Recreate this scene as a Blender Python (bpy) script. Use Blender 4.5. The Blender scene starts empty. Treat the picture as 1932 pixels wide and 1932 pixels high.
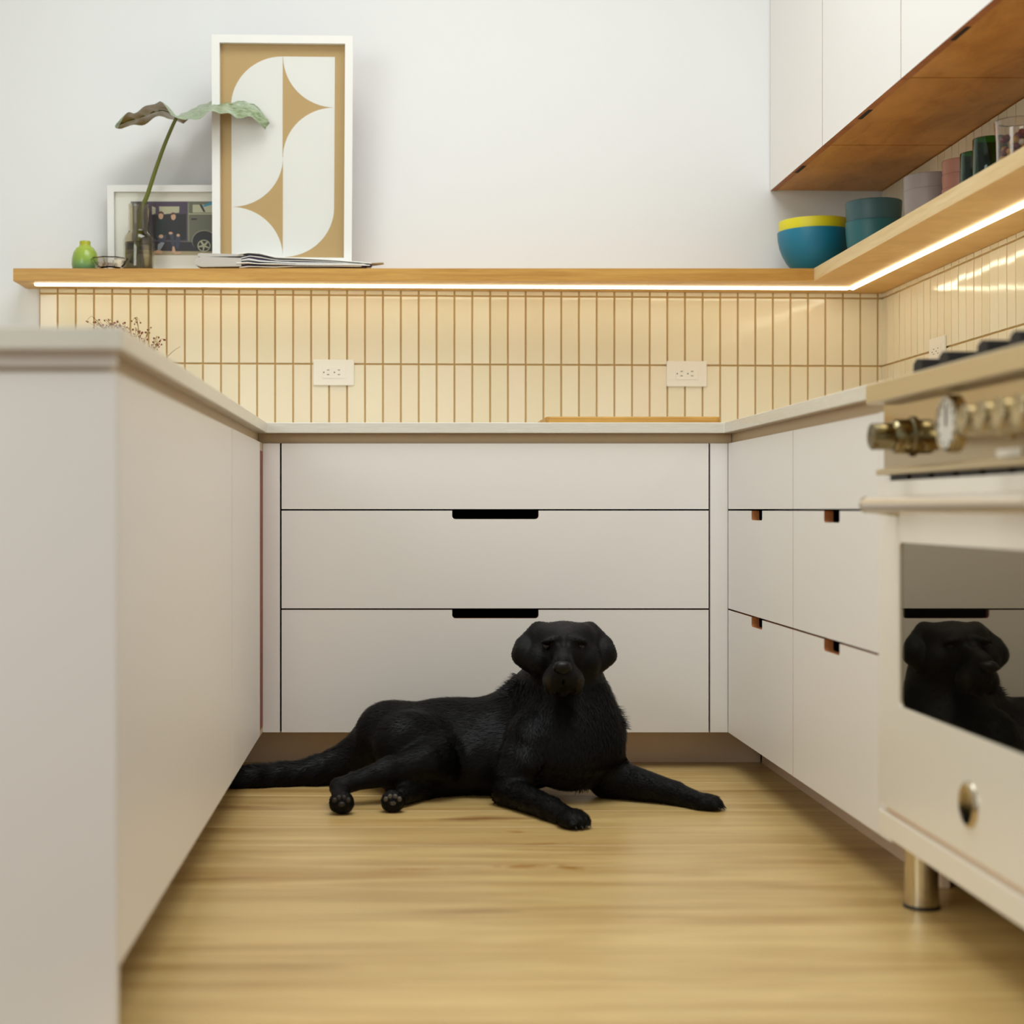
import bpy, bmesh, math, random
import numpy as np
from mathutils import Vector, Matrix, noise

SC = bpy.context.scene
COL = SC.collection
random.seed(7)
PI = math.pi
F = 2919.0          # focal length in pixels of the 1932 px frame
CH = 0.6875         # camera height

# ------------------------------------------------------------------ camera
cd = bpy.data.cameras.new('camera')
cam = bpy.data.objects.new('camera', cd)
COL.objects.link(cam)
cam.location = (0, 0, CH)
cam.rotation_euler = (PI / 2, 0, 0)
cd.sensor_width = 36
cd.lens = F / 1932 * 36
cd.shift_x = (966 - 752) / 1932
cd.shift_y = -4.4 / 1932
cd.clip_start = 0.05
cd.dof.use_dof = True
cd.dof.focus_distance = 3.95
cd.dof.aperture_fstop = 2.4
SC.camera = cam

# ------------------------------------------------------------------ world + lights
w = bpy.data.worlds.new('world')
SC.world = w
w.use_nodes = True
w.node_tree.nodes['Background'].inputs[0].default_value = (0.93, 0.99, 0.94, 1)
w.node_tree.nodes['Background'].inputs[1].default_value = 0.45


def area(name, loc, rot, sx, sy, power, col):
    l = bpy.data.lights.new(name, 'AREA')
    l.shape = 'RECTANGLE'
    l.size, l.size_y = sx, sy
    l.energy = power
    l.color = col
    o = bpy.data.objects.new(name, l)
    o.location = loc
    o.rotation_euler = rot
    COL.objects.link(o)
    return o


area('skylight_lamp', (0.2, 2.82, 3.28), (0, 0, 0), 1.7, 1.6, 52, (0.95, 0.99, 1.0))
area('fill_lamp', (-2.2, 0.3, 1.9), (math.radians(75), 0, math.radians(-40)), 1.6, 1.6, 36, (0.96, 1.0, 0.95))  # unseen fill light, added to brighten the faces turned to the camera

SC.view_settings.view_transform = 'Standard'
SC.view_settings.look = 'None'
SC.view_settings.exposure = 0.0
SC.view_settings.gamma = 1.0
SC.view_settings.use_curve_mapping = False
SC.cycles.max_bounces = 10
SC.cycles.use_denoising = True


# ------------------------------------------------------------------ helpers
def lin(c):
    out = []
    for v in c[:3]:
        v = v / 255.0
        out.append(v / 12.92 if v <= 0.04045 else ((v + 0.055) / 1.055) ** 2.4)
    return (*out, 1.0)


def P(px, py, Y):
    """point at depth Y that the photograph shows near (px, py)"""
    s = F / Y
    return Vector(((px - 752) / s, Y, CH + (961.6 - py) / s))


def mat(name, col, rough=0.5, metal=0.0, spec=0.5, **kw):
    m = bpy.data.materials.new(name)
    m.use_nodes = True
    b = m.node_tree.nodes['Principled BSDF']
    b.inputs['Base Color'].default_value = lin(col)
    b.inputs['Roughness'].default_value = rough
    b.inputs['Metallic'].default_value = metal
    b.inputs['Specular IOR Level'].default_value = spec
    for k, v in kw.items():
        b.inputs[k.replace('_', ' ')].default_value = v
    return m


def N(m, t, **kw):
    n = m.node_tree.nodes.new(t)
    for k, v in kw.items():
        setattr(n, k, v)
    return n


def L(m, a, b):
    m.node_tree.links.new(a, b)


def ramp(m, stops):
    r = N(m, 'ShaderNodeValToRGB')
    e = r.color_ramp.elements
    while len(e) < len(stops):
        e.new(0.5)
    for k, (p, c) in enumerate(stops):
        e[k].position = p
        e[k].color = lin(c) if len(c) == 3 else c
    return r


def bump(m, height, strength=0.1, dist=0.002):
    b = N(m, 'ShaderNodeBump')
    b.inputs['Strength'].default_value = strength
    b.inputs['Distance'].default_value = dist
    L(m, height, b.inputs['Height'])
    L(m, b.outputs[0], m.node_tree.nodes['Principled BSDF'].inputs['Normal'])


def noise_node(m, scale, detail=4, vec=None, rough=0.5, dist=0.0):
    n = N(m, 'ShaderNodeTexNoise')
    n.inputs['Scale'].default_value = scale
    n.inputs['Detail'].default_value = detail
    n.inputs['Roughness'].default_value = rough
    n.inputs['Distortion'].default_value = dist
    if vec is not None:
        L(m, vec, n.inputs['Vector'])
    return n


def mapped(m, scale, rand=False, coord='Position'):
    if coord == 'Position':
        src = N(m, 'ShaderNodeNewGeometry').outputs['Position']
    else:
        src = N(m, 'ShaderNodeTexCoord').outputs[coord]
    mp = N(m, 'ShaderNodeMapping')
    mp.inputs['Scale'].default_value = scale
    L(m, src, mp.inputs['Vector'])
    if rand:
        oi = N(m, 'ShaderNodeObjectInfo')
        mu = N(m, 'ShaderNodeMath', operation='MULTIPLY')
        mu.inputs[1].default_value = 37.0
        L(m, oi.outputs['Random'], mu.inputs[0])
        cb = N(m, 'ShaderNodeCombineXYZ')
        for k in range(3):
            L(m, mu.outputs[0], cb.inputs[k])
        L(m, cb.outputs[0], mp.inputs['Location'])
    return mp.outputs[0]


def wood(name, lo, hi, scale, rough=0.45, rand=False, knots=False, strength=0.15, tint=0.0):
    m = mat(name, hi, rough)
    b = m.node_tree.nodes['Principled BSDF']
    v = mapped(m, scale, rand)
    n = noise_node(m, 1.0, 7, v, 0.62, 0.6)
    r = ramp(m, [(0.32, lo), (0.60, hi)])
    L(m, n.outputs[0], r.inputs[0])
    out = r.outputs[0]
    v2 = mapped(m, tuple(s * 7 for s in scale), rand)
    n2 = noise_node(m, 1.0, 3, v2)
    mx = N(m, 'ShaderNodeMixRGB', blend_type='MULTIPLY')
    mx.inputs[0].default_value = strength
    L(m, out, mx.inputs[1])
    L(m, n2.outputs[0], mx.inputs[2])
    out = mx.outputs[0]
    if knots:
        v3 = mapped(m, (1.6, 9.0, 1.0), rand)
        n3 = noise_node(m, 1.0, 2, v3, 0.4, 0.3)
        r3 = ramp(m, [(0.66, (0, 0, 0)), (0.80, (255, 255, 255))])
        L(m, n3.outputs[0], r3.inputs[0])
        mk = N(m, 'ShaderNodeMixRGB', blend_type='MULTIPLY')
        L(m, r3.outputs[0], mk.inputs[0])
        L(m, out, mk.inputs[1])
        mk.inputs[2].default_value = lin((176, 140, 110))
        out = mk.outputs[0]
    if tint:
        oi = N(m, 'ShaderNodeObjectInfo')
        hs = N(m, 'ShaderNodeHueSaturation')
        mr = N(m, 'ShaderNodeMapRange')
        mr.inputs['To Min'].default_value = 1 - tint
        mr.inputs['To Max'].default_value = 1 + tint
        L(m, oi.outputs['Random'], mr.inputs[0])
        L(m, mr.outputs[0], hs.inputs['Value'])
        L(m, out, hs.inputs['Color'])
        out = hs.outputs[0]
    L(m, out, b.inputs['Base Color'])
    bump(m, n2.outputs[0], 0.12, 0.0006)
    return m


class MB:
    def __init__(self):
        self.v, self.f, self.m = [], [], []

    def add(self, vs, fs, mi=0):
        o = len(self.v)
        self.v += [tuple(x) for x in vs]
        for f in fs:
            self.f.append(tuple(i + o for i in f))
            self.m.append(mi)
        return self

    def box(self, a, b, mi=0):
        x0, y0, z0 = a
        x1, y1, z1 = b
        vs = [(x0, y0, z0), (x1, y0, z0), (x1, y1, z0), (x0, y1, z0), (x0, y0, z1), (x1, y0, z1), (x1, y1, z1), (x0, y1, z1)]
        return self.add(vs, [(0, 3, 2, 1), (4, 5, 6, 7), (0, 1, 5, 4), (1, 2, 6, 5), (2, 3, 7, 6), (3, 0, 4, 7)], mi)

    def prism(self, poly, w0, w1, fn, caps=0, sides=None):
        sides = caps if sides is None else sides
        n = len(poly)
        vs = [fn(u, v, w0) for u, v in poly] + [fn(u, v, w1) for u, v in poly]
        o = len(self.v)
        self.v += [tuple(x) for x in vs]
        self.f.append(tuple(o + i for i in range(n)))
        self.m.append(caps)
        self.f.append(tuple(o + n + i for i in reversed(range(n))))
        self.m.append(caps)
        for i in range(n):
            j = (i + 1) % n
            self.f.append((o + i, o + n + i, o + n + j, o + j))
            self.m.append(sides)
        return self

    def lathe(self, prof, c=(0, 0, 0), n=40, ax=None, mi=0):
        """profile of (radius, height) turned about z (or the rotation ax) at c"""
        c = Vector(c)
        R = ax if ax is not None else Matrix.Identity(3)
        o = len(self.v)
        for r, z in prof:
            for k in range(n):
                a = 2 * PI * k / n
                self.v.append(tuple(c + R @ Vector((r * math.cos(a), r * math.sin(a), z))))
        for i in range(len(prof) - 1):
            for k in range(n):
                k2 = (k + 1) % n
                self.f.append((o + i * n + k, o + i * n + k2, o + (i + 1) * n + k2, o + (i + 1) * n + k))
                self.m.append(mi)
        for i, rev in ((0, True), (len(prof) - 1, False)):
            if prof[i][0] > 1e-6:
                f = [o + i * n + k for k in range(n)]
                self.f.append(tuple(reversed(f)) if rev else tuple(f))
                self.m.append(mi)
        return self

    def tube(self, pts, rad, n=10, mi=0):
        pts = [Vector(p) for p in pts]
        rad = rad if isinstance(rad, (list, tuple)) else [rad] * len(pts)
        o = len(self.v)
        up = Vector((0.13, 0.31, 0.94)).normalized()
        for i, p in enumerate(pts):
            t = (pts[min(i + 1, len(pts) - 1)] - pts[max(i - 1, 0)]).normalized()
            a = t.cross(up)
            if a.length < 1e-3:
                a = t.cross(Vector((1, 0, 0)))
            a.normalize()
            b = t.cross(a).normalized()
            for k in range(n):
                q = 2 * PI * k / n
                self.v.append(tuple(p + rad[i] * (math.cos(q) * a + math.sin(q) * b)))
        for i in range(len(pts) - 1):
            for k in range(n):
                k2 = (k + 1) % n
                self.f.append((o + i * n + k, o + i * n + k2, o + (i + 1) * n + k2, o + (i + 1) * n + k))
                self.m.append(mi)
        self.f.append(tuple(o + k for k in reversed(range(n))))
        self.m.append(mi)
        self.f.append(tuple(o + (len(pts) - 1) * n + k for k in range(n)))
        self.m.append(mi)
        return self

    def build(self, name, mats, parent=None, smooth=False, bevel=0.0, loc=None, seg=2, angle=30):
        me = bpy.data.meshes.new(name)
        me.from_pydata(self.v, [], self.f)
        for m in (mats if isinstance(mats, (list, tuple)) else [mats]):
            me.materials.append(m)
        me.polygons.foreach_set('material_index', self.m)
        bm = bmesh.new()
        bm.from_mesh(me)
        bmesh.ops.recalc_face_normals(bm, faces=bm.faces)
        bm.to_mesh(me)
        bm.free()
        if smooth:
            me.polygons.foreach_set('use_smooth', [True] * len(me.polygons))
            if smooth != 'all':
                me.set_sharp_from_angle(angle=math.radians(angle))
        o = bpy.data.objects.new(name, me)
        COL.objects.link(o)
        if parent is not None:
            o.parent = parent
            o.matrix_parent_inverse = Matrix.Translation(-Vector(parent.location)) if parent.rotation_euler[:] == (0, 0, 0) else Matrix.Identity(4)
        if loc is not None:
            o.location = loc
        if bevel:
            b = o.modifiers.new('bevel', 'BEVEL')
            b.width = bevel
            b.segments = seg
            b.limit_method = 'ANGLE'
            b.angle_limit = math.radians(40)
            b.harden_normals = False
        return o


def tag(o, label=None, cat=None, group=None, kind=None):
    for k, v in (('label', label), ('category', cat), ('group', group), ('kind', kind)):
        if v:
            o[k] = v
    return o


def thing(name, loc, label, cat, group=None):
    o = bpy.data.objects.new(name, None)
    o.empty_display_size = 0.05
    o.location = loc
    COL.objects.link(o)
    return tag(o, label, cat, group)


def fxy(u, v, w):     # polygon in plan, extruded in z
    return (u, v, w)


def fxz(u, v, w):     # polygon facing the camera, extruded in y
    return (u, w, v)


def fyz(u, v, w):     # polygon on a side wall, extruded in x
    return (w, u, v)


def rect(u0, v0, u1, v1):
    return [(u0, v0), (u1, v0), (u1, v1), (u0, v1)]


def rrect(u0, v0, u1, v1, r, n=6):
    out = []
    for cx, cy, a0 in ((u1 - r, v0 + r, -PI / 2), (u1 - r, v1 - r, 0), (u0 + r, v1 - r, PI / 2), (u0 + r, v0 + r, PI)):
        for k in range(n + 1):
            a = a0 + PI / 2 * k / n
            out.append((cx + r * math.cos(a), cy + r * math.sin(a)))
    return out


def notched(u0, v0, u1, v1, c, nw, nd, r, top=True):
    """a front with a finger cut-out in its upper (or lower) edge"""
    a, b = c - nw / 2, c + nw / 2
    pts = [(u0, v0), (u1, v0), (u1, v1), (b, v1)]
    for k in range(6):
        t = PI / 2 * k / 5
        pts.append((b - r + r * math.cos(t), v1 - nd + r - r * math.sin(t)))
    for k in range(6):
        t = PI / 2 * k / 5
        pts.append((a + r - r * math.sin(t), v1 - nd + r - r * math.cos(t)))
    pts += [(a, v1), (u0, v1)]
    if not top:
        pts = [(u, v0 + v1 - v) for u, v in pts][::-1]
    return pts


WL, WR = (-1.067, 4.600), (1.477, 4.708)      # the back wall stands slightly askew
WK = (WR[1] - WL[1]) / (WR[0] - WL[0])
WA = math.atan(WK)


def yw(x):
    return WL[1] + WK * (x - WL[0])


# ------------------------------------------------------------------ materials
M_wall = mat('white wall paint', (233, 234, 235), 0.7)
nn = noise_node(M_wall, 260, 3)
bump(M_wall, nn.outputs[0], 0.05, 0.0006)
M_ceil = mat('white ceiling paint', (240, 240, 238), 0.8)
M_grout = mat('tan grout', (198, 162, 104), 0.85)
M_lam = mat('white cabinet laminate', (238, 234, 230), 0.42)
nn = noise_node(M_lam, 500, 2)
bump(M_lam, nn.outputs[0], 0.04, 0.0003)
M_ply = wood('birch plywood edge', (150, 84, 42), (196, 128, 74), (6, 6, 6), 0.55)
M_plyd = wood('red brown plywood edge', (120, 44, 22), (150, 62, 34), (6, 6, 6), 0.6)
M_rail = mat('maple rail', (196, 172, 138), 0.5)
M_dark = mat('dark cabinet interior', (30, 20, 18), 0.8)
M_toe = mat('taupe toe kick', (245, 218, 190), 0.5)
M_quartz = mat('off white quartz', (226, 221, 208), 0.28)
nn = noise_node(M_quartz, 60, 5)
rr = ramp(M_quartz, [(0.35, (214, 208, 194)), (0.65, (232, 228, 217))])
L(M_quartz, nn.outputs[0], rr.inputs[0])
L(M_quartz, rr.outputs[0], M_quartz.node_tree.nodes['Principled BSDF'].inputs['Base Color'])
M_oakh = wood('oak shelf wood', (190, 134, 56), (216, 166, 82), (3, 40, 60), 0.45, strength=0.25)
M_oaky = wood('pale oak edge', (214, 180, 122), (232, 204, 152), (40, 3, 60), 0.5, strength=0.15)
M_under = wood('shelf underside veneer', (206, 158, 84), (222, 176, 102), (8, 8, 8), 0.5, strength=0.1)
M_upund = wood('orange birch veneer', (198, 136, 62), (226, 164, 86), (14, 5, 5), 0.42, strength=0.2)
M_led = bpy.data.materials.new('led diffuser')
M_led.use_nodes = True
nt = M_led.node_tree
nt.nodes.clear()
e_ = nt.nodes.new('ShaderNodeEmission')
e_.inputs[0].default_value = (1.0, 0.90, 0.64, 1)
e_.inputs[1].default_value = 7.8
o_ = nt.nodes.new('ShaderNodeOutputMaterial')
nt.links.new(e_.outputs[0], o_.inputs[0])

M_tile = mat('glazed cream tile', (232, 222, 196), 0.10)
b = M_tile.node_tree.nodes['Principled BSDF']
oi = N(M_tile, 'ShaderNodeObjectInfo')
rr = ramp(M_tile, [(0.0, (228, 216, 186)), (0.5, (234, 224, 198)), (1.0, (232, 218, 192))])
L(M_tile, oi.outputs['Random'], rr.inputs[0])
L(M_tile, rr.outputs[0], b.inputs['Base Color'])
nn = noise_node(M_tile, 14, 2, mapped(M_tile, (1, 1, 1), True))
bump(M_tile, nn.outputs[0], 0.16, 0.002)

M_steel = mat('brushed steel', (212, 196, 160), 0.34, 1.0)
nn = noise_node(M_steel, 1.0, 3, mapped(M_steel, (300, 6, 300)))
bump(M_steel, nn.outputs[0], 0.08, 0.0005)
M_chrome = mat('polished chrome', (204, 196, 178), 0.12, 1.0)
M_satin = mat('satin handle steel', (234, 226, 214), 0.34, 1.0)
M_mid = mat('knob steel', (178, 164, 132), 0.13, 1.0)
M_darkrefl = mat('knob metal with dark reflection', (142, 130, 98), 0.14, 1.0)  # dark surroundings that polished knobs would mirror are put into this colour
M_panel = mat('polished steel panel', (176, 156, 120), 0.10, 1.0)
M_enamel = mat('cream white enamel', (240, 234, 222), 0.22)
M_iron = mat('black cast iron', (16, 9, 10), 0.7)
M_black = mat('black plastic', (18, 15, 14), 0.5)
M_ovglass = mat('dark oven glass', (12, 11, 9), 0.02, 0.0, 1.0, Coat_Weight=0.0, IOR=2.5, Specular_Tint=(1.0, 0.90, 0.70, 1))
M_white = mat('white plastic', (236, 230, 218), 0.35)
M_frame = mat('white painted frame', (240, 239, 236), 0.45)
M_mat = mat('off white mat board', (236, 232, 218), 0.8)
M_tan = mat('tan print ink', (206, 174, 118), 0.6)
M_paper = mat('white paper', (250, 250, 246), 0.75)
M_kraft = mat('grey paper fold', (196, 190, 182), 0.75)
M_gapshade = mat('purple dark gap shade', (66, 44, 84), 0.7)  # shade in the gaps between newspaper pages, given as a colour


def glass(name, col, rough=0.02, ior=1.45):
    m = bpy.data.materials.new(name)
    m.use_nodes = True
    b = m.node_tree.nodes['Principled BSDF']
    b.inputs['Base Color'].default_value = lin(col)
    b.inputs['Transmission Weight'].default_value = 1.0
    b.inputs['Roughness'].default_value = rough
    b.inputs['IOR'].default_value = ior
    return m


def pane_mat(name):
    """thin picture glass: clear, with the faint mirror of a real pane"""
    m = bpy.data.materials.new(name)
    m.use_nodes = True
    t = m.node_tree
    t.nodes.clear()
    g = t.nodes.new('ShaderNodeBsdfGlossy')
    g.inputs['Roughness'].default_value = 0.02
    tr = t.nodes.new('ShaderNodeBsdfTransparent')
    fr = t.nodes.new('ShaderNodeFresnel')
    fr.inputs[0].default_value = 1.5
    mx = t.nodes.new('ShaderNodeMixShader')
    ou = t.nodes.new('ShaderNodeOutputMaterial')
    ml = t.nodes.new('ShaderNodeMath')
    ml.operation = 'MULTIPLY'
    ml.inputs[1].default_value = 0.4
    t.links.new(fr.outputs[0], ml.inputs[0])
    t.links.new(ml.outputs[0], mx.inputs[0])
    t.links.new(tr.outputs[0], mx.inputs[1])
    t.links.new(g.outputs[0], mx.inputs[2])
    t.links.new(mx.outputs[0], ou.inputs[0])
    return m


M_smoke = glass('smoke brown glass', (232, 224, 206))
M_clear = glass('clear glass', (246, 240, 234))
M_greenglass = glass('dark green glass', (20, 110, 30), 0.03)
M_pane = pane_mat('picture glass')
M_water = glass('vase water', (232, 226, 206), 0.0, 1.33)

# ------------------------------------------------------------------ setting
fl = MB().box((-3.0, -1.5, -0.05), (1.60, 4.86, -0.004)).build('floor', mat('sub floor', (140, 96, 50), 0.7))
tag(fl, kind='structure')
M_plank = wood('oak floor plank', (188, 150, 88), (224, 192, 128), (1.1, 15, 3), 0.33, True, True, 0.22, 0.035)
# pale water marks left on the boards in front of the dog (they have a shape of their own)
b = M_plank.node_tree.nodes['Principled BSDF']
prev = b.inputs['Base Color'].links[0].from_socket
geo = N(M_plank, 'ShaderNodeNewGeometry')
tot = None
for (cx, cy, rx, ry, ang) in ((0.245, 2.985, .10, .018, .10), (0.335, 2.975, .055, .022, -.45), (0.03, 2.96, .09, .010, .16), (0.24, 3.30, .035, .014, 0.1), (0.30, 3.185, .06, .008, .2)):
    mp = N(M_plank, 'ShaderNodeMapping', vector_type='TEXTURE')
    mp.inputs['Location'].default_value = (cx, cy, 0)
    mp.inputs['Rotation'].default_value = (0, 0, ang)
    mp.inputs['Scale'].default_value = (rx, ry, 1)
    L(M_plank, geo.outputs['Position'], mp.inputs[0])
    ln = N(M_plank, 'ShaderNodeVectorMath', operation='LENGTH')
    L(M_plank, mp.outputs[0], ln.inputs[0])
    mr = N(M_plank, 'ShaderNodeMapRange')
    mr.inputs['From Min'].default_value = 1.25
    mr.inputs['From Max'].default_value = 0.2
    L(M_plank, ln.outputs['Value'], mr.inputs[0])
    if tot is None:
        tot = mr.outputs[0]
    else:
        ad = N(M_plank, 'ShaderNodeMath', operation='MAXIMUM')
        L(M_plank, tot, ad.inputs[0])
        L(M_plank, mr.outputs[0], ad.inputs[1])
        tot = ad.outputs[0]
ns = noise_node(M_plank, 26, 3, geo.outputs['Position'])
mu = N(M_plank, 'ShaderNodeMath', operation='MULTIPLY')
L(M_plank, tot, mu.inputs[0])
rs = ramp(M_plank, [(0.42, (0, 0, 0)), (0.58, (255, 255, 255))])
L(M_plank, ns.outputs[0], rs.inputs[0])
L(M_plank, rs.outputs[0], mu.inputs[1])
mx = N(M_plank, 'ShaderNodeMixRGB', blend_type='MULTIPLY')
L(M_plank, mu.outputs[0], mx.inputs[0])
L(M_plank, prev, mx.inputs[1])
mx.inputs[2].default_value = lin((214, 176, 100))
L(M_plank, mx.outputs[0], b.inputs['Base Color'])

PW = 0.1825
y = 3.534 - 9 * PW
row = 0
while y < 4.72:
    cuts = [-2.6, -.62 - random.uniform(0, .5), 1.475]
    y1 = y + PW
    for a, c in zip(cuts[:-1], cuts[1:]):
        if c - a < 0.2:
            continue
        pl = MB().box((a + .0006, y + .0007, -0.0038), (c - .0006, min(y1, 4.60) - .0007, 0.0 - random.uniform(0, .0004)))
        if y1 < 4.62:
            pl.build('plank', M_plank, fl, bevel=.0008, seg=1)
    y = y1
    row += 1

# back wall and its tiles
wb = MB().prism([(-3.0, yw(-3.0)), (1.477, yw(1.477)), (1.477, yw(1.477) + .12), (-3.0, yw(-3.0) + .12)], 0, 3.06, fxy)
wb = tag(wb.build('wall_back', M_wall), kind='structure')
wr = MB().box((1.477, 0.2, 0), (1.60, WR[1] + .12, 3.06))
wr = tag(wr.build('wall_right', M_wall), kind='structure')
ceil = MB()
for a, c in (((-3, -1.5), (1.6, 1.85)), ((-3, 3.65), (1.6, 4.86)), ((-3, 1.85), (-0.70, 3.65)), ((1.10, 1.85), (1.6, 3.65))):
    ceil.box((*a, 3.06), (*c, 3.12))
tag(ceil.build('ceiling', M_ceil), kind='structure')
shaft = MB()
for a, c in (((-.72, 1.83), (-.70, 3.67)), ((1.10, 1.83), (1.12, 3.67)), ((-.70, 1.83), (1.10, 1.85)), ((-.70, 3.65), (1.10, 3.67))):
    shaft.box((*a, 3.12), (*c, 3.32))
tag(shaft.build('trim_1', M_ceil), kind='structure')

TS, TW = 0.0537, 0.0487
ROWS = [(0.9200, 1.1209), (1.1259, 1.3265), (1.3315, 1.3435)]


def tile_mesh(h):
    bmx = MB().box((-TW / 2, -0.0035, 0), (TW / 2, 0.0035, h))
    me_o = bmx.build('tile', M_tile)
    me = me_o.data
    bm = bmesh.new()
    bm.from_mesh(me)
    bmesh.ops.bevel(bm, geom=[e for e in bm.edges], offset=0.0009, segments=1, affect='EDGES')
    bm.to_mesh(me)
    bm.free()
    bpy.data.objects.remove(me_o)
    return me


t_meshes = [tile_mesh(r[1] - r[0]) for r in ROWS]
d_back = Vector((math.cos(WA), math.sin(WA), 0))
n_back = Vector((math.sin(WA), -math.cos(WA), 0))
p0 = Vector((WL[0], WL[1], 0))
Ltot = (Vector((WR[0], WR[1], 0)) - p0).length
g = MB()
a0 = p0 + n_back * .0001
a1 = p0 + d_back * Ltot + n_back * .0001
g.prism([(a0.x, a0.y), (a1.x, a1.y), ((a1 + n_back * .004).x, (a1 + n_back * .004).y), ((a0 + n_back * .004).x, (a0 + n_back * .004).y)], .915, 1.3439, fxy)
g.build('grout', M_grout, wb)
cut_meshes = {}
ncol = int(Ltot / TS)
for i in range(ncol + 1):
    u0 = i * TS + .003
    if u0 + TW > Ltot - .006:
        ww = Ltot - .0055 - u0
        if ww < .012:
            continue
    else:
        ww = TW
    for r, (z0, z1) in enumerate(ROWS):
        o = bpy.data.objects.new('tile', t_meshes[r])
        c = p0 + d_back * (u0 + ww / 2) + n_back * (.0055 + random.uniform(0, .0003))
        o.location = (c.x, c.y, z0)
        o.rotation_euler = (random.gauss(0, .0035), 0, WA + random.gauss(0, .004))
        o.scale = (ww / TW, 1, 1)
        COL.objects.link(o)
        o.parent = wb
# right wall tiles
g = MB().box((1.4729, 2.95, .915), (1.4769, WR[1] - .003, 1.3439))
g.box((1.4729, 2.95, 1.3801), (1.4769, WR[1] - .002, 1.6544))
g.build('grout', M_grout, wr)
RR = [ROWS[0], ROWS[1], ROWS[2], (1.3805, 1.5325), (1.5375, 1.6540)]
r_meshes = t_meshes + [tile_mesh(RR[3][1] - RR[3][0]), tile_mesh(RR[4][1] - RR[4][0])]
for i in range(32):
    yc = WR[1] - .0105 - TW / 2 - i * TS
    for r, (z0, z1) in enumerate(RR):
        o = bpy.data.objects.new('tile', r_meshes[r])
        o.location = (1.4715 - random.uniform(0, .0003), yc, z0)
        o.rotation_euler = (random.gauss(0, .003), 0, -PI / 2 + random.gauss(0, .008))
        COL.objects.link(o)
        o.parent = wr


# ------------------------------------------------------------------ base cabinets
ZT, ZB = 0.864, 0.0975
TH = 0.019


def carcass(x0, y0, x1, y1, z0, z1, open_side, t=0.016):
    g = MB()
    g.box((x0, y0, z0), (x1, y1, z0 + t))
    g.box((x0, y0, z1 - t), (x1, y1, z1))
    if open_side != '-y':
        g.box((x0, y0, z0 + t), (x1, y0 + t, z1 - t))
    g.box((x0, y1 - t, z0 + t), (x1, y1, z1 - t))
    ya = y0 if open_side == '-y' else y0 + t
    if open_side != '-x':
        g.box((x0, ya, z0 + t), (x0 + t, y1 - t, z1 - t))
    if open_side != '+x':
        g.box((x1 - t, ya, z0 + t), (x1, y1 - t, z1 - t))
    return g


YF = 4.100
back = thing('drawer_cabinet', (0.256, YF, 0), 'wide white base cabinet of three long drawers behind the dog', 'cabinet')
carcass(-.345, YF + TH + .001, .862, 4.585, ZB, ZT, '-y').build('carcass', M_dark, back)
xs0, xs1 = -.3100, .8215
zl = [ZB, .4240, .6870, ZT]
for k in range(3):
    z0, z1 = zl[k] + (.002 if k else 0), zl[k + 1] - (.002 if k < 2 else .001)
    if k < 2:
        poly = notched(xs0, z0, xs1, z1, .2565, .2290, .0225, .009)
    else:
        poly = rect(xs0, z0, xs1, z1)
    MB().prism(poly, YF, YF + TH, fxz, 0, 1).build('drawer', [M_lam, M_plyd], back)
MB().box((-.3600, YF, ZB), (xs0 - .0045, YF + TH, ZT - .001)).build('filler_strip', M_lam, back)
MB().box((xs1 + .0045, YF, ZB), (.8728, YF + TH, ZT - .001)).build('filler_strip', M_lam, back)
MB().box((-.3725, YF + .012, ZT), (.8845, YF + .10, .8893)).build('rail', M_rail, back)
MB().box((-.4735, 4.213, 0), (.9855, 4.229, ZB + .012)).build('toe_kick', M_toe, back)

XR = .8732
ycol = [2.813, 3.425, YF - .002]
right = None
for k, lab in ((1, 'white three drawer base cabinet in the corner beside the long drawers'), (0, 'white three drawer base cabinet standing next to the range')):
    c = thing('drawer_cabinet', (XR, (ycol[k] + ycol[k + 1]) / 2, 0), lab, 'cabinet')
    ya, yb = ycol[k], ycol[k + 1]
    carcass(XR + TH + .001, ya + .001, 1.455, yb - .001 if k == 0 else yb, ZB, ZT, '-x').build('carcass', M_dark, c)
    yc = (ya + yb) / 2 + (.01 if k else -.0)
    for j in range(3):
        z0, z1 = zl[j] + (.002 if j else 0), zl[j + 1] - (.002 if j < 2 else .001)
        pa, pb = ya + (.001 if k else -.0003), yb - .001
        poly = notched(pa, z0, pb, z1, yc, .112, .0235, .007) if j < 2 else rect(pa, z0, pb, z1)
        MB().prism(poly, XR, XR + TH, fyz, 0, 1).build('drawer', [M_lam, M_ply], c)
    MB().box((XR + .012, ya, ZT), (XR + .10, yb + (.012 if k else 0), .8893)).build('rail', M_rail, c)
    MB().box((.986, ya, 0), (1.002, yb + (.10 if k else 0), ZB + .012)).build('toe_kick', M_toe, c)
    if k == 0:
        MB().box((XR, 2.7435, ZB), (1.45, 2.8122, ZT)).build('end_panel', M_lam, c)

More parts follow.
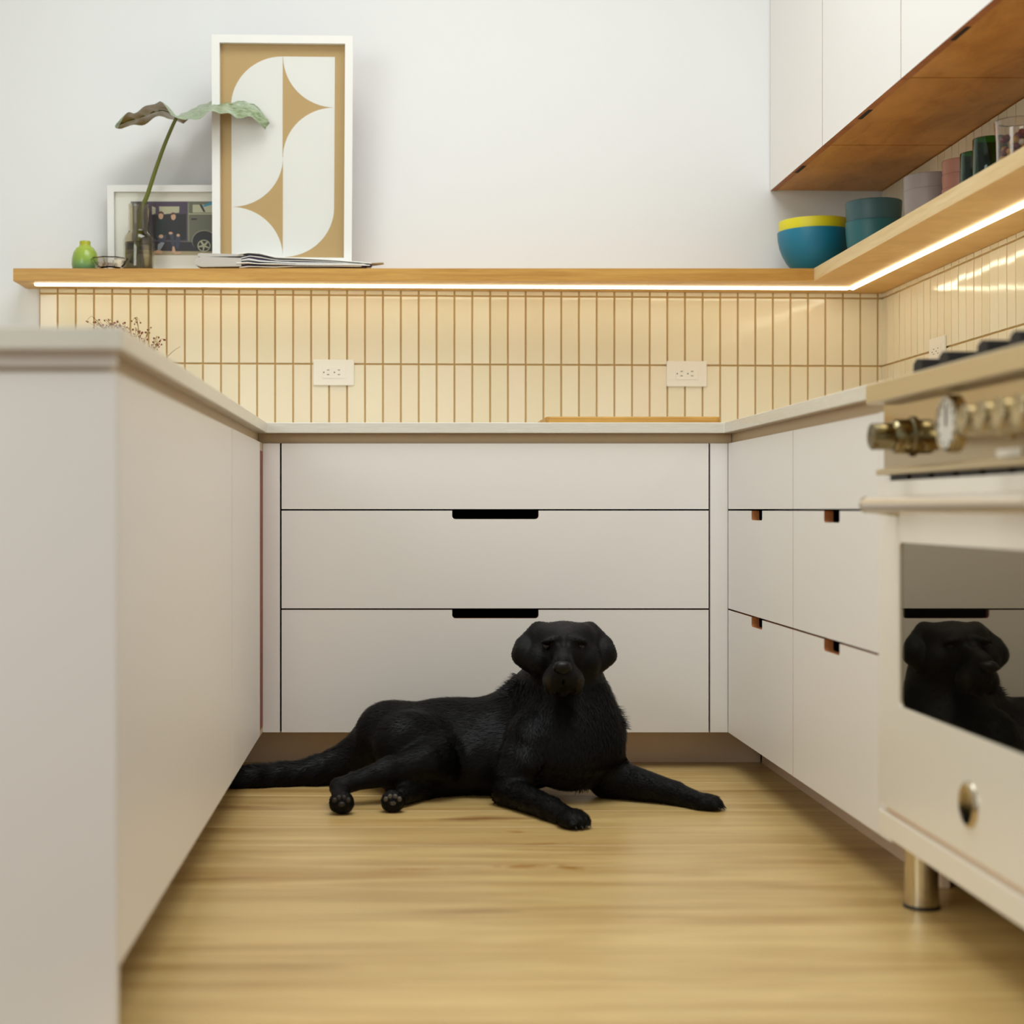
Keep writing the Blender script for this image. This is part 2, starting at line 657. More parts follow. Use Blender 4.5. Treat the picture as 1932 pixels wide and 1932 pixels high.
XL = -.361
lc = thing('base_cabinet', (XL, 3.0, 0), 'long white base cabinet run without handles in the left foreground', 'cabinet')
MB().box((-.99, 2.005, ZB), (XL - TH - .001, 4.06, ZT)).build('carcass', M_dark, lc)
for a, c in ((2.0015, 3.3500), (3.3600, 4.030)):
    MB().box((XL - TH, a, ZB), (XL, c, ZT)).build('door', [M_lam], lc, bevel=.001)
MB().box((-1.012, 1.98, 0), (XL, 2.0, ZT)).build('end_panel', M_lam, lc, bevel=.0012)
MB().box((-1.00, 1.992, ZT), (XL - .012, 4.112, .8893)).build('rail', M_rail, lc)
MB().box((-1.012, 1.979, .8705), (XL - .001, 1.994, .8893)).build('end_rail', M_lam, lc, bevel=.001)
MB().box((-.490, 2.0, 0), (-.474, 4.20, ZB + .012)).build('toe_kick', M_toe, lc)
MB().box((-1.012, 2.0, 0), (-.992, 4.56, ZT)).build('back_panel', M_lam, lc)
cs = MB().box((XL - .010, 4.0335, ZB + .015), (XL + .0005, 4.0985, ZT - .022))
cs.build('corner_strip', M_plyd, lc)
MB().box((XL - .010, 4.0335, ZT - .022), (XL + .0005, 4.0985, ZT)).build('corner_block', M_rail, lc)
MB().box((XL - .010, 4.0335, ZB), (XL + .0005, 4.0985, ZB + .015)).build('corner_block', M_rail, lc)

# worktop
CT, CB = .9177, .8895
poly = [(-1.03, 1.945), (-.348, 1.945), (-.348, 4.082), (.8600, 4.082), (.8600, 2.746), (1.4725, 2.746), (1.4725, yw(1.4725) - .006), (-1.03, yw(-1.03) - .006)]
ct = MB().prism(poly, CB, CT, fxy).build('countertop', M_quartz, None, bevel=.0018)
tag(ct, 'off white stone worktop running in a U over the white base cabinets', 'countertop')
ct.location.z = 0

# ------------------------------------------------------------------ shelves
ZS0, ZS1 = 1.344, 1.380
YSF = 4.440
sh = thing('wall_shelf', (0.04, 4.5, ZS0), 'long oak shelf on the back wall carrying frames, vase and newspaper', 'shelf')
g = MB().prism([(-1.106, YSF), (1.1915, YSF), (1.1915, yw(1.1915) - .0005), (-1.106, yw(-1.106) - .0005)], ZS0, ZS1, fxy, 0, 1)
bd = g.build('board', [M_under, M_oakh], sh)
strip = MB()
xa, xb = -1.055, 1.338


def ys(x):
    return 4.492 + (4.574 - 4.492) * (x - xa) / (xb - xa)


strip.prism([(xa, ys(xa) - .008), (xb - .009, ys(xb) - .008), (xb - .009, ys(xb) + .008), (xa, ys(xa) + .008)], ZS0 - .006, ZS0 - .0002, fxy)
tag(strip.build('light_strip', M_led, sh), 'glowing warm white light strip')
rs_ = thing('wall_shelf', (1.335, 3.8, ZS0), 'oak shelf on the tiled right wall carrying the coloured bowls', 'shelf')
XS = 1.192
g = MB().prism([(XS, 2.3), (1.4708, 2.3), (1.4708, yw(1.47) - .0005), (XS, yw(XS) - .0005)], ZS0, ZS1, fxy, 0, 1)
g.build('board', [M_under, M_oaky], rs_)
strip = MB().prism([(1.330, 2.32), (1.346, 2.32), (1.346, ys(xb) + .008), (1.330, ys(xb) - .008)], ZS0 - .006, ZS0 - .0002, fxy)
tag(strip.build('light_strip', M_led, rs_), 'glowing warm white light strip')

# upper cabinets
XU, ZU = 1.127, 1.6545
yd = [4.700, 4.114, 3.471, 2.83, 2.19]
ulabs = ['white upper cabinet in the corner, farthest along the right wall', 'white upper cabinet second from the corner on the right wall',
         'white upper cabinet third from the corner, cut by the top of the picture', 'white upper cabinet nearest the camera above the range']
for k in range(4):
    yb_, ya_ = yd[k], yd[k + 1]
    if k == 0:
        yb_ = yw(XU) - .001
    c = thing('upper_cabinet', (1.3, (ya_ + yb_) / 2, ZU), ulabs[k], 'cabinet', 'white upper cabinets on the right wall')
    g = MB().prism([(XU + .021, ya_ + .0035), (1.4765, ya_ + .0035), (1.4765, (yw(1.4765) if k == 0 else yb_ - .0035)), (XU + .021, yb_ - (.0 if k == 0 else .0035))], ZU + .002, 2.62, fxy)
    g.build('body', [M_upund], c)
    yc = (ya_ + yb_) / 2 - .008
    poly = rect(ya_ + .0015, ZU, yb_ - .0015, 2.62)
    MB().box((XU + .009, yc - .045, ZU - .0006), (XU + .020, yc + .045, ZU + .004)).build('finger_pull', M_dark, c)
    MB().prism(poly, XU, XU + .0195, fyz, 0, 1).build('door', [M_lam, M_ply], c)

# ------------------------------------------------------------------ outlets


def outlet(c, rot, label):
    o = thing('wall_outlet', c, label, 'outlet', 'white electrical outlets on the tiled walls')
    o.rotation_euler = (0, 0, rot)

    def B(mb, name, m, **k):
        q = mb.build(name, m, None, **k)
        q.parent = o
        return q
    B(MB().prism(rrect(-.061, -.0385, .061, .0385, .003), -.0060, 0, fxz), 'cover_plate', M_white, bevel=.0015)
    rc = B(MB().prism(rrect(-.0335, -.0175, .0345, .0175, .002), -.0075, -.0055, fxz), 'receptacle', M_white, bevel=.0006)
    s = MB()
    for dx in (-.0255, .0065):
        s.lathe([(.0019, 0), (.0019, .0006)], (dx + .0 - .004, -.0075, 0), 12, Matrix.Rotation(PI / 2, 3, 'X'))
        for dz in (.007, -.0065):
            s.box((dx + .0055, -.0082, dz - .0008), (dx + .0125, -.0074, dz + .0008))
    q = s.build('slots', M_black)
    q.parent = o
    return o


def on_back(x, z, off=.0092):
    return (x + n_back.x * off, yw(x) + n_back.y * off, z)


outlet(on_back(-.1945, 1.0975), WA, 'white electrical outlet on the back tiles, nearer the picture frames')
outlet(on_back(.869, 1.0975), WA, 'white electrical outlet on the back tiles above the wooden board')
outlet((1.4678, 4.205, 1.118), PI / 2 * -1, 'white electrical outlet on the right wall behind the range')

# ------------------------------------------------------------------ range
rg = thing('range_cooker', (1.15, 2.285, 0), 'cream white and steel range cooker with knobs and a dark oven window', 'range')
YA, YB = 1.828, 2.742
MB().box((.875, YA, .115), (1.462, YB, .868)).build('body', M_enamel, rg, bevel=.002)
kp = MB().box((.850, YA, .117), (.874, YB, .158)).build('kick_panel', M_enamel, rg, bevel=.002)
MB().box((.862, YA + .02, .158), (.874, YB - .012, .171)).build('shadow_gap', M_toe, rg)
# door with a window
dp = [(YA + .002, .171), (YB - .002, .171), (YB - .002, .737), (YA + .002, .737)]
door = MB()
win = rrect(1.92, .353, 2.629, .632, .012)


def ring(mb, outer, inner, w0, w1, fn):
    # bridge a rounded window into a rectangular door face
    vo = [fn(u, v, w0) for u, v in outer]
    vi = [fn(u, v, w0) for u, v in inner]
    n = len(inner)
    q = n // 4
    # outer order must match: bottom right, top right, top left, bottom left
    mb.v += vo + vi + [fn(u, v, w1) for u, v in outer] + [fn(u, v, w1) for u, v in inner]
    base = len(mb.v) - 2 * (n + 4)
    O, I, O2, I2 = base, base + 4, base + 4 + n, base + 8 + n
    for s in range(4):
        for k in range(q - 1):
            i0, i1 = s * q + k, s * q + k + 1
            mb.f.append((O + s, I + i1, I + i0)); mb.m.append(0)
        i0, i1 = s * q + q - 1, ((s + 1) * q) % n
        mb.f.append((O + s, O + (s + 1) % 4, I + i1, I + i0)); mb.m.append(0)
        mb.f.append((O + s, O2 + s, O2 + (s + 1) % 4, O + (s + 1) % 4)); mb.m.append(0)
    for i in range(n):
        j = (i + 1) % n
        mb.f.append((I + i, I + j, I2 + j, I2 + i)); mb.m.append(0)


ring(door, [dp[1], dp[2], dp[3], dp[0]], win, .850, .8745, fyz)
dr = door.build('oven_door', M_enamel, rg)
MB().prism(rrect(1.919, .352, 2.630, .633, .012), .8535, .8625, fyz).build('oven_window', M_ovglass, dr)
# handle
XH, ZH = .797, .696
h = MB().lathe([(.0, 0), (.0105, 0), (.0132, .004), (.0132, .836), (.0105, .84), (0, .84)], (XH, 2.628, ZH), 28, Matrix.Rotation(PI / 2, 3, 'X'))
h = h.build('handle', M_satin, dr, smooth=True)
for yy in (2.632, 1.94):
    g = MB().tube([(XH, yy, ZH), (XH, yy + .006, ZH - .001), (XH + .02, yy + .008, ZH - .006), (.8510, yy + .002, ZH - .013)], [.014, .0138, .010, .008], 14)
    g.build('handle_bracket', M_chrome, dr, smooth=True)
# badge
g = MB().lathe([(.0, .004), (.022, .004), (.030, .0058), (.0345, .003), (.0355, 0)], (.850, 2.3045, .2485), 36, Matrix.Rotation(-PI / 2, 3, 'Y'))
g.build('badge', M_chrome, dr, smooth=True)
# control panel
cp = MB().box((.860, YA, .760), (.874, YB, .873)).build('control_panel', M_panel, rg, bevel=.001)
MB().prism([(.846, .748), (.875, .748), (.875, .7605), (.858, .7605), (.846, .7575)], YA - .0, YB, lambda u, v, w: (u, w, v)).build('drip_ledge', M_steel, cp, bevel=.0008)
g = MB()
for i in range(8):
    g.box((.864, YA + .03 + i * .11, .7385), (.8755, YA + .12 + i * .11, .7475))
g.build('vent', M_black, rg)


def knob(y, z, name='knob', s=1.0, m=None, sk=1.0):
    R = Matrix.Rotation(-PI / 2, 3, 'Y')
    pr = [(.0, 0), (.031 * sk, 0), (.031 * sk, .004), (.0265 * sk, .007), (.0265 * sk, .030), (.0245 * sk, .034), (.0205, .0342), (.0205, .036), (.0205, .068), (.0180, .0705), (0, .0705)]
    g = MB().lathe([(r * s, zz) for r, zz in pr], (.8605, y, z), 30, R)
    k = g.build(name, m or M_darkrefl, cp, smooth=True)
    g = MB().box((.8605 - .0712, y - .0012, z + .002), (.8605 - .037, y + .0012, z + .0209))
    g.build('pointer', M_black, k)
    return k


knob(2.590, .810, 'knob', 1.1)
R = Matrix.Rotation(-PI / 2, 3, 'Y')
gz = .8210
tg = MB().lathe([(0, 0), (.045, 0), (.045, .010), (.042, .012), (.039, .0115), (.0385, .008), (0, .008)], (.8605, 2.405, gz), 44, R).build('thermometer', M_chrome, cp, smooth=True)
MB().lathe([(0, 0), (.0375, 0), (.0375, .0008), (0, .0008)], (.8605 - .0082, 2.405, gz), 40, R).build('dial_face', mat('dial white', (226, 222, 214), 0.3), tg)
g = MB().box((.8605 - .0112, 2.4042, gz - .004), (.8605 - .0095, 2.4058, gz + .028))
for k in range(12):
    a = 2 * PI * k / 12
    cy, cz = 2.405 + .032 * math.sin(a), gz + .032 * math.cos(a)
    g.box((.8605 - .0100, cy - .0010, cz - .0022), (.8605 - .0089, cy + .0010, cz + .0022))
g.build('dial_needle', M_black, tg)
for k in range(5):
    knob(2.175 - k * .0655, .8130, 'knob', 1.06, M_mid, .80)
g = MB().box((.8575, 2.135, .7625), (.8605, 2.22, .7735)).build('name_plate', M_white, cp)

# cooktop
MB().box((.828, YA - .002, .873), (1.462, YB + .002, .909)).build('cooktop', M_steel, rg, bevel=.003)
for gi in range(3):
    y0 = 2.722 - gi * .300
    y1 = y0 - .290
    g = MB()
    for yy in (y0 - .005, y1 + .005, (y0 + y1) / 2):
        g.box((.905, yy - .006, .914), (1.44, yy + .006, .928))
    for xx in (.905, 1.05, 1.17, 1.29, 1.428):
        g.box((xx, y1, .914), (xx + .012, y0, .928))
    for xx in (.906, 1.428):
        for yy in (y0 - .006, y1 + .006):
            g.box((xx, yy - .006, .909), (xx + .010, yy + .006, .916))
        for q in range(2):
            yy = y0 - .022 - q * .128
            g.prism([(-.024, .926), (.024, .926), (.022, .944), (.004, .951), (-.018, .948)], xx, xx + .07, (lambda yy: (lambda u, v, w: (w, yy + u, v)))(yy))
    gr = g.build('grate', M_iron, rg)
    for xx in (1.03, 1.30):
        MB().lathe([(0, 0), (.045, 0), (.045, .010), (.032, .012), (.030, .019), (0, .021)], (xx, (y0 + y1) / 2 + .02, .909), 24).build('burner', M_iron, rg, smooth=True)
MB().box((1.445, YA, .909), (1.462, YB, .955)).build('back_rail', M_steel, rg, bevel=.002)
for (x, yy) in ((.905, 2.676), (.905, 1.90), (1.41, 2.676), (1.41, 1.90)):
    lg = MB().lathe([(0, .006), (.0285, .006), (.0285, .116), (0, .116)], (x, yy, 0), 28).build('leg', M_chrome, rg, smooth=True)
    MB().lathe([(0, 0), (.031, 0), (.031, .004), (.028, .0065), (0, .0065)], (x, yy, 0), 28).build('foot', M_black, lg, smooth=True)

# ------------------------------------------------------------------ things on the worktop
cb = MB().prism(rrect(.393, 4.13, .862, 4.43, .02), CT + .0003, CT + .0185, fxy).build('cutting_board', M_oakh, None, bevel=.003)
tag(cb, 'thin pale wooden cutting board lying on the back worktop', 'cutting board')

# dried flowers
M_stem = mat('dry stem', (150, 118, 62), 0.7)
M_berry = mat('rust red berry', (128, 58, 34), 0.5)
vz = thing('dried_flowers', (-.72, 4.33, CT), 'rust red dried berry sprigs standing on the left worktop by the back tiles', 'flowers')
MB().lathe([(0, .0), (.035, .0), (.045, .02), (.047, .06), (.036, .10), (.024, .125), (.027, .14), (.023, .139), (.020, .125), (.031, .10), (.041, .06), (.038, .02), (0, .008)], (-.72, 4.33, CT), 28).build('vase', mat('stoneware', (196, 186, 166), 0.5), vz, smooth=True)
rnd = random.Random(5)
stems, ber = MB(), MB()


def berry(p, r):
    ber.lathe([(0, -r), (r * .75, -r * .65), (r, 0), (r * .75, r * .65), (0, r)], p, 7)


tips = [(173, 596, 4.36), (180, 606, 4.36), (200, 603, 4.30), (212, 606, 4.33), (222, 604, 4.36), (232, 608, 4.30), (243, 618, 4.3), (255, 618, 4.33), (258, 598, 4.37),
        (262, 624, 4.3), (272, 637, 4.28), (282, 620, 4.36), (296, 634, 4.30), (303, 640, 4.33), (298, 646, 4.28), (290, 648, 4.30), (205, 612, 4.3), (190, 612, 4.34), (340, 654, 4.36)]
for i, (px, py, Y) in enumerate(tips):
    tip = P(px, py, Y)
    b0 = Vector((-.72 + rnd.uniform(-.012, .012), 4.33 + rnd.uniform(-.012, .012), CT + .10))
    mid = b0.lerp(tip, .55) + Vector((rnd.uniform(-.01, .01), 0, .035))
    pts = [b0.lerp(mid, t).lerp(mid.lerp(tip, t), t) for t in [k / 8 for k in range(9)]]
    stems.tube(pts, [.0013 - .0007 * k / 8 for k in range(9)], 5)
    if i == len(tips) - 1:
        continue
    for k in range(rnd.randint(4, 7)):
        a = tip + Vector((rnd.uniform(-.014, .014), rnd.uniform(-.012, .012), rnd.uniform(-.024, .004)))
        j = pts[5 + rnd.randint(0, 3)]
        stems.tube([j, a.lerp(j, .4) + Vector((0, 0, .002)), a], [.0005, .0005, .0004], 4)
        berry(a, rnd.uniform(.0019, .0032))
stems.build('stems', M_stem, vz, smooth=True)
tag(ber.build('berries', M_berry, vz, smooth='all'), kind='stuff')

# ------------------------------------------------------------------ things on the back shelf
Z1 = ZS1


def vase_prof(pts, t):
    """closed profile: outside up, then inside down with wall t"""
    inner = [(max(r - t, .0005), z + (t if i == 0 else 0)) for i, (r, z) in enumerate(pts)]
    return [(0, pts[0][1])] + pts + inner[::-1] + [(0, pts[0][1] + t)]


gv = P(160.5, 505, 4.50)
M_gv = mat('green glaze', (150, 170, 40), 0.25)
b = M_gv.node_tree.nodes['Principled BSDF']
sx = N(M_gv, 'ShaderNodeSeparateXYZ')
L(M_gv, N(M_gv, 'ShaderNodeTexCoord').outputs['Generated'], sx.inputs[0])
rr = ramp(M_gv, [(0.05, (96, 146, 110)), (0.35, (140, 172, 70)), (0.8, (168, 186, 70)), (0.9, (176, 178, 40))])
L(M_gv, sx.outputs[2], rr.inputs[0])
L(M_gv, rr.outputs[0], b.inputs['Base Color'])
o = MB().lathe(vase_prof([(.030, 0), (.036, .006), (.0385, .020), (.0375, .038), (.033, .056), (.025, .068), (.0165, .074), (.0155, .078), (.0160, .086), (.0150, .088)], .003), (gv.x, 4.50, Z1), 40).build('bud_vase', M_gv, None, smooth='all')
tag(o, 'small squat green glazed bud vase at the left end of the shelf', 'vase')

cx = P(208, 505, 4.475).x
o = thing('glass_dish', (cx, 4.475, Z1), 'small clear cut glass candle dish between green vase and smoked bottle', 'dish')
R6 = MB()
prof = [(0, 0), (.030, 0), (.036, .004), (.046, .014), (.056, .029), (.0555, .032), (.050, .030), (.040, .016), (.030, .009), (.020, .008), (.0195, .018), (.0175, .018), (.0165, .006), (0, .006)]
n = 18
R6.lathe(prof, (cx, 4.475, Z1), n)
for i, v in enumerate(R6.v):
    k = i % n
    q = 1 + (.05 if k % 2 else -.05)
    R6.v[i] = (cx + (v[0] - cx) * q, 4.475 + (v[1] - 4.475) * q, v[2])
R6.build('dish', glass('cut glass', (252, 246, 242), 0.0, 1.28), o)
MB().lathe([(0, .0085), (.0150, .0085), (.0150, .030), (.010, .0315), (0, .0308)], (cx + .02, 4.475 + .012, Z1), 24).build('candle', mat('wax', (238, 232, 208), 0.5), o, smooth=True)

# smoked bottle vase with a leaf
bx = P(262, 505, 4.500).x
bt = thing('bottle_vase', (bx, 4.500, Z1), 'smoked glass bottle vase with water standing before the framed photo', 'vase')
R_ = .0445
MB().lathe(vase_prof([(.038, 0), (.043, .003), (R_, .012), (R_, .088), (.0425, .098), (.037, .108), (.0315, .113), (.0300, .118), (.0300, .192), (.0296, .194)], .0028), (bx, 4.500, Z1), 48).build('glass', M_smoke, bt, smooth='all')
MB().lathe([(0, .0032), (R_ - .0032, .0034), (R_ - .0032, .082), (0, .082)], (bx, 4.500, Z1), 40).build('water', M_water, bt, smooth=True)

lf = thing('leaf_stalk', (bx, 4.50, Z1 + .01), 'single large green leaf arching on a long stalk in the smoked bottle', 'leaf')
M_stalk = mat('green stalk', (98, 104, 22), 0.4)
M_leafu = mat('leaf green', (96, 120, 70), 0.3)
b = M_leafu.node_tree.nodes['Principled BSDF']
geo = N(M_leafu, 'ShaderNodeNewGeometry')
nn = noise_node(M_leafu, 24, 4)
r1 = ramp(M_leafu, [(0.3, (104, 126, 88)), (0.7, (164, 176, 142))])
L(M_leafu, nn.outputs[0], r1.inputs[0])
r2 = ramp(M_leafu, [(0.3, (120, 92, 30)), (0.7, (146, 124, 46))])
L(M_leafu, nn.outputs[0], r2.inputs[0])
mx = N(M_leafu, 'ShaderNodeMixRGB')
L(M_leafu, geo.outputs['Backfacing'], mx.inputs[0])
L(M_leafu, r1.outputs[0], mx.inputs[1])
L(M_leafu, r2.outputs[0], mx.inputs[2])
L(M_leafu, mx.outputs[0], b.inputs['Base Color'])
pts = [P(252, 497, 4.485), P(262, 450, 4.49), P(266, 400, 4.495), P(278, 368, 4.49), P(293, 322, 4.48), P(309, 277, 4.47), P(324, 241, 4.46), P(333, 222, 4.455)]
cr = []
for i in range(len(pts) - 1):
    for k in range(4):
        t = k / 4
        p_1, p_2 = pts[i], pts[i + 1]
        q0, q3 = pts[max(i - 1, 0)], pts[min(i + 2, len(pts) - 1)]
        cr.append(.5 * ((2 * p_1) + (p_2 - q0) * t + (2 * q0 - 5 * p_1 + 4 * p_2 - q3) * t * t + (3 * p_1 - 3 * p_2 + q3 - q0) * t ** 3))
cr.append(pts[-1])
MB().tube(cr, [.0078 - .0032 * k / len(cr) for k in range(len(cr))], 12).build('stalk', M_stalk, lf, smooth='all')
# leaf blade: one long heart outline; stem joins at u=.36
prof_px = [(-.172, 238), (-.15, 229), (-.11, 222), (-.08, 214), (-.05, 207), (-.028, 207), (-.010, 217), (.0, 222), (.02, 214), (.05, 208), (.10, 199), (.15, 196), (.19, 197), (.225, 206), (.250, 219), (.264, 232), (.262, 241)]
Yl = 4.455
x_at = P(333, 222, Yl).x


def zmid(a):
    for (a0_, p0_), (a1_, p1_) in zip(prof_px[:-1], prof_px[1:]):
        if a <= a1_ or (a1_, p1_) == prof_px[-1]:
            t = (a - a0_) / (a1_ - a0_)
            t = min(max(t, 0), 1)
            return CH + (961.6 - (p0_ + (p1_ - p0_) * t)) / (F / Yl)


NU, NV = 60, 22
g = MB()
for i in range(NU + 1):
    u = i / NU
    a = -.172 + .434 * u
    if u < .40:
        wd = .085 * (math.sin(min(u / .40, 1) * PI * .62) ** .6)
    else:
        wd = .085 * max(1 - ((u - .40) / .60) ** 2.0, 0) ** .75 + .002
    for j in range(NV + 1):
        v = j / NV * 2 - 1
        notch = 0.0
        yy = Yl + v * wd * (1.15 if v < 0 else 1.0)
        z = zmid(a)
        q = min(max((u - .34) / .14, 0), 1)
        z += v * (-.003 + .043 * q) * (1 - .5 * max(u - .8, 0) / .2) - v * v * .008
        z += .006 * math.sin(u * 21 + (2.0 if v > 0 else 0)) * abs(v) + .0045 * math.sin(u * 47 + v * 3) * v * v
        z += .0022 * math.sin(u * 90) * (1 - abs(v))
        if u < .36:
            z += .012 * max(v, 0) * math.sin(u / .36 * PI)
        g.v.append((x_at + a + .006 * math.sin(v * 4 + u * 9), yy, z))
for i in range(NU):
    for j in range(NV):
        a_ = i * (NV + 1) + j
        g.f.append((a_, a_ + NV + 1, a_ + NV + 2, a_ + 1))
        g.m.append(0)
bl = g.build('blade', M_leafu, lf, smooth='all')
if bl.data.polygons[10].normal.z < 0:
    bl.data.flip_normals()
vg = MB()
vp = [Vector((x_at + a, Yl, zmid(a) - .0015)) for a in [-.16 + .02 * k for k in range(21)]]
vg.tube(vp, [.0016] * len(vp), 6)
vg.build('midrib', M_stalk, lf, smooth='all')


# framed pictures
def frame_local(root, lean, roll):
    root.rotation_euler = (-lean, roll, 0)
    return root


def picture(name, loc, W, H, bar, bot, depth, lean, roll, label):
    """local frame: x right, z up, -y towards the room"""
    o = thing(name, loc, label, 'picture frame')
    o.rotation_euler = (-lean, roll, 0)

    def B(mb, nm, m, par=o, **k):
        q = mb.build(nm, m, None, **k)
        q.parent = par
        return q
    g = MB()
    for a, c in (((0, 0), (W, bot)), ((0, H - bar), (W, H)), ((0, bot), (bar, H - bar)), ((W - bar, bot), (W, H - bar))):
        g.box((a[0] - W / 2, -depth, a[1]), (c[0] - W / 2, 0, c[1]))
    B(g, 'frame', M_frame)
    B(MB().box((-W / 2 + bar - .002, -depth * .42, bot - .002), (W / 2 - bar + .002, -depth * .40, H - bar + .002)), 'pane', M_pane)
    B(MB().box((-W / 2 + .004, -depth * .12, .004), (W / 2 - .004, -.001, H - .004)), 'backing', M_plyd)
    return o, B, -depth * .13


# large abstract print
WF, HF, BAR, BOT = .4055, .672, .0225, .042
xf = P(533, 500, 4.53).x
fr, B, yp = picture('framed_print', (xf, 4.535, Z1 + .0035), WF, HF, BAR, BOT, .028, math.radians(-6.0), math.radians(.55), 'tall white framed print of tan and white curved shapes leaning on the wall')
iw, ih = WF - 2 * BAR, HF - BAR - BOT
MB_ = MB().box((-iw / 2, yp - .0008, BOT), (iw / 2, yp, BOT + ih))
B(MB_, 'tan_ground', M_tan)
cw, chh = .1495, .1430
X0, Y0 = -iw / 2 + .0315, BOT + ih - .0335      # top left of the figure


def quarter(cx, cz, sx, sz, n=16):
    return [(cx, cz)] + [(cx + sx * cw * math.cos(PI / 2 * k / n), cz + sz * chh * math.sin(PI / 2 * k / n)) for k in range(n + 1)]


g = MB()
ya_, yb_ = yp - .0016, yp - .0009
r_ = lambda i: Y0 - chh * i
c_ = lambda j: X0 + cw * j
gap = .0012
polys = [quarter(c_(1) - gap, r_(1), -1, 1), rect(c_(0), r_(2), c_(1) - gap, r_(1)), quarter(c_(0), r_(2), 1, -1), quarter(c_(0), r_(4), 1, 1),
         quarter(c_(2), r_(0), -1, -1), quarter(c_(2), r_(2), -1, 1), rect(c_(1) + gap * 0, r_(3), c_(2), r_(2)), quarter(c_(1), r_(3), 1, -1)]
for pl in polys:
    g.prism(pl, ya_, yb_, fxz)
B(g, 'white_shapes', M_paper)

# smaller framed photograph
WF2, HF2 = .375, .262
xf2 = P(200, 500, 4.53).x + WF2 / 2
f2, B2, yp2 = picture('framed_photo', (xf2, 4.578, Z1 + .001), WF2, HF2, .0195, .0195, .018, math.radians(-3.0), 0, 'small white framed photo of two seated people behind the smoked bottle')
B2(MB().box((-WF2 / 2 + .019, yp2 - .0006, .019), (WF2 / 2 - .019, yp2, HF2 - .019)), 'mat_board', M_mat)
ph = MB()
cols = {'d': (48, 40, 46), 'g': (112, 112, 92), 'g2': (142, 142, 120), 'sk': (214, 172, 138), 'wn': (196, 192, 160), 'gr': (176, 160, 124), 'k': (34, 32, 34), 'kg': (36, 46, 42), 'j': (64, 66, 84), 'lj': (150, 156, 164), 'hr': (96, 56, 44), 'bl': (60, 150, 180), 'rim': (186, 184, 150), 'pl': (84, 68, 88)}
keys = list(cols)
pm = [mat('photo ' + k, cols[k], 0.5) for k in keys]
S2 = F / 4.575
PX0, PY0 = 247, 480     # photo corner in the picture; zoomed crop coordinates below are 7.43x


def zc(zx, zy):
    px, py = 180 + zx / 7.43, 320 + zy / 7.43
    return ((px - 752) / S2 - xf2, CH + (961.6 - py) / S2 - (Z1 + .001))


layer = [0]


def shp(pts, k):
    layer[0] += 1
    d = yp2 - .0008 - layer[0] * .00003
    q = [zc(*p) for p in pts]
    n_ = len(q)
    o_ = len(ph.v)
    for u, v in q:
        ph.v.append((u, d, v))
    ph.f.append(tuple(o_ + i for i in range(n_)))
    ph.m.append(keys.index(k))


def ell(cx, cy, rx, ry, k, n=18):
    shp([(cx + rx * math.cos(2 * PI * i / n), cy + ry * math.sin(2 * PI * i / n)) for i in range(n)], k)


shp([(505, 455), (2100, 455), (2100, 1190), (505, 1190)], 'g')
shp([(505, 1000), (2100, 1030), (2100, 1160), (505, 1160)], 'd')
shp([(505, 1140), (2100, 1150), (2100, 1200), (505, 1200)], 'gr')
shp([(740, 455), (1300, 455), (1295, 1010), (790, 1010)], 'pl')
shp([(800, 640), (1280, 630), (1280, 990), (820, 990)], 'k')
shp([(800, 520), (850, 540), (850, 620), (800, 640)], 'wn')
shp([(900, 525), (1185, 525), (1180, 610), (905, 640)], 'wn')
shp([(505, 455), (745, 455), (750, 1000), (505, 1000)], 'd')
shp([(540, 480), (580, 480), (580, 760), (540, 760)], 'lj')
shp([(1300, 480), (1320, 480), (1320, 1000), (1300, 1000)], 'g2')
shp([(1370, 500), (2060, 500), (2060, 610), (1370, 610)], 'wn')
shp([(1465, 500), (1500, 500), (1550, 600), (1520, 600)], 'd')
shp([(1500, 520), (1640, 455), (1700, 455), (1640, 500), (1540, 530)], 'bl')
shp([(1310, 620), (2100, 620), (2100, 636), (1310, 636)], 'rim')
shp([(1350, 690), (1430, 690), (1430, 710), (1350, 712)], 'd')
ell(1530, 1000, 175, 150, 'g2', 28)
ell(1530, 1010, 165, 145, 'k', 28)
ell(1525, 1070, 92, 84, 'rim', 28)
ell(1525, 1070, 78, 71, 'k', 28)
for kk in range(5):
    a = 2 * PI * kk / 5 + .3
    shp([(1525 + 16 * math.cos(a + 1.57), 1070 + 16 * math.sin(a + 1.57)), (1525 - 16 * math.cos(a + 1.57), 1070 - 16 * math.sin(a + 1.57)), (1525 + 80 * math.cos(a) - 6, 1070 + 73 * math.sin(a)), (1525 + 80 * math.cos(a + .25), 1070 + 73 * math.sin(a + .25))], 'rim')
ell(1525, 1070, 20, 18, 'rim')
# two seated people
shp([(880, 700), (980, 700), (1000, 940), (900, 960), (840, 900)], 'kg')
shp([(1010, 720), (1190, 720), (1240, 900), (1150, 960), (950, 940), (960, 800)], 'k')
ell(925, 655, 34, 48, 'sk')
shp([(888, 640), (895, 600), (930, 590), (965, 610), (965, 645), (940, 622), (905, 625)], 'hr')
ell(1100, 665, 34, 50, 'sk')
shp([(1064, 650), (1070, 618), (1100, 606), (1132, 620), (1136, 650), (1110, 632)], 'hr')
shp([(850, 930), (1000, 920), (985, 1010), (930, 1110), (880, 1110), (900, 1010)], 'j')
shp([(880, 1050), (930, 1020), (975, 1030), (910, 1140), (875, 1130)], 'lj')
shp([(1040, 880), (1100, 890), (1120, 1090), (1080, 1090), (1060, 980)], 'j')
shp([(1140, 900), (1200, 920), (1170, 1120), (1130, 1100), (1130, 980)], 'j')
ell(1060, 895, 28, 18, 'sk')
ell(925, 940, 32, 26, 'sk')
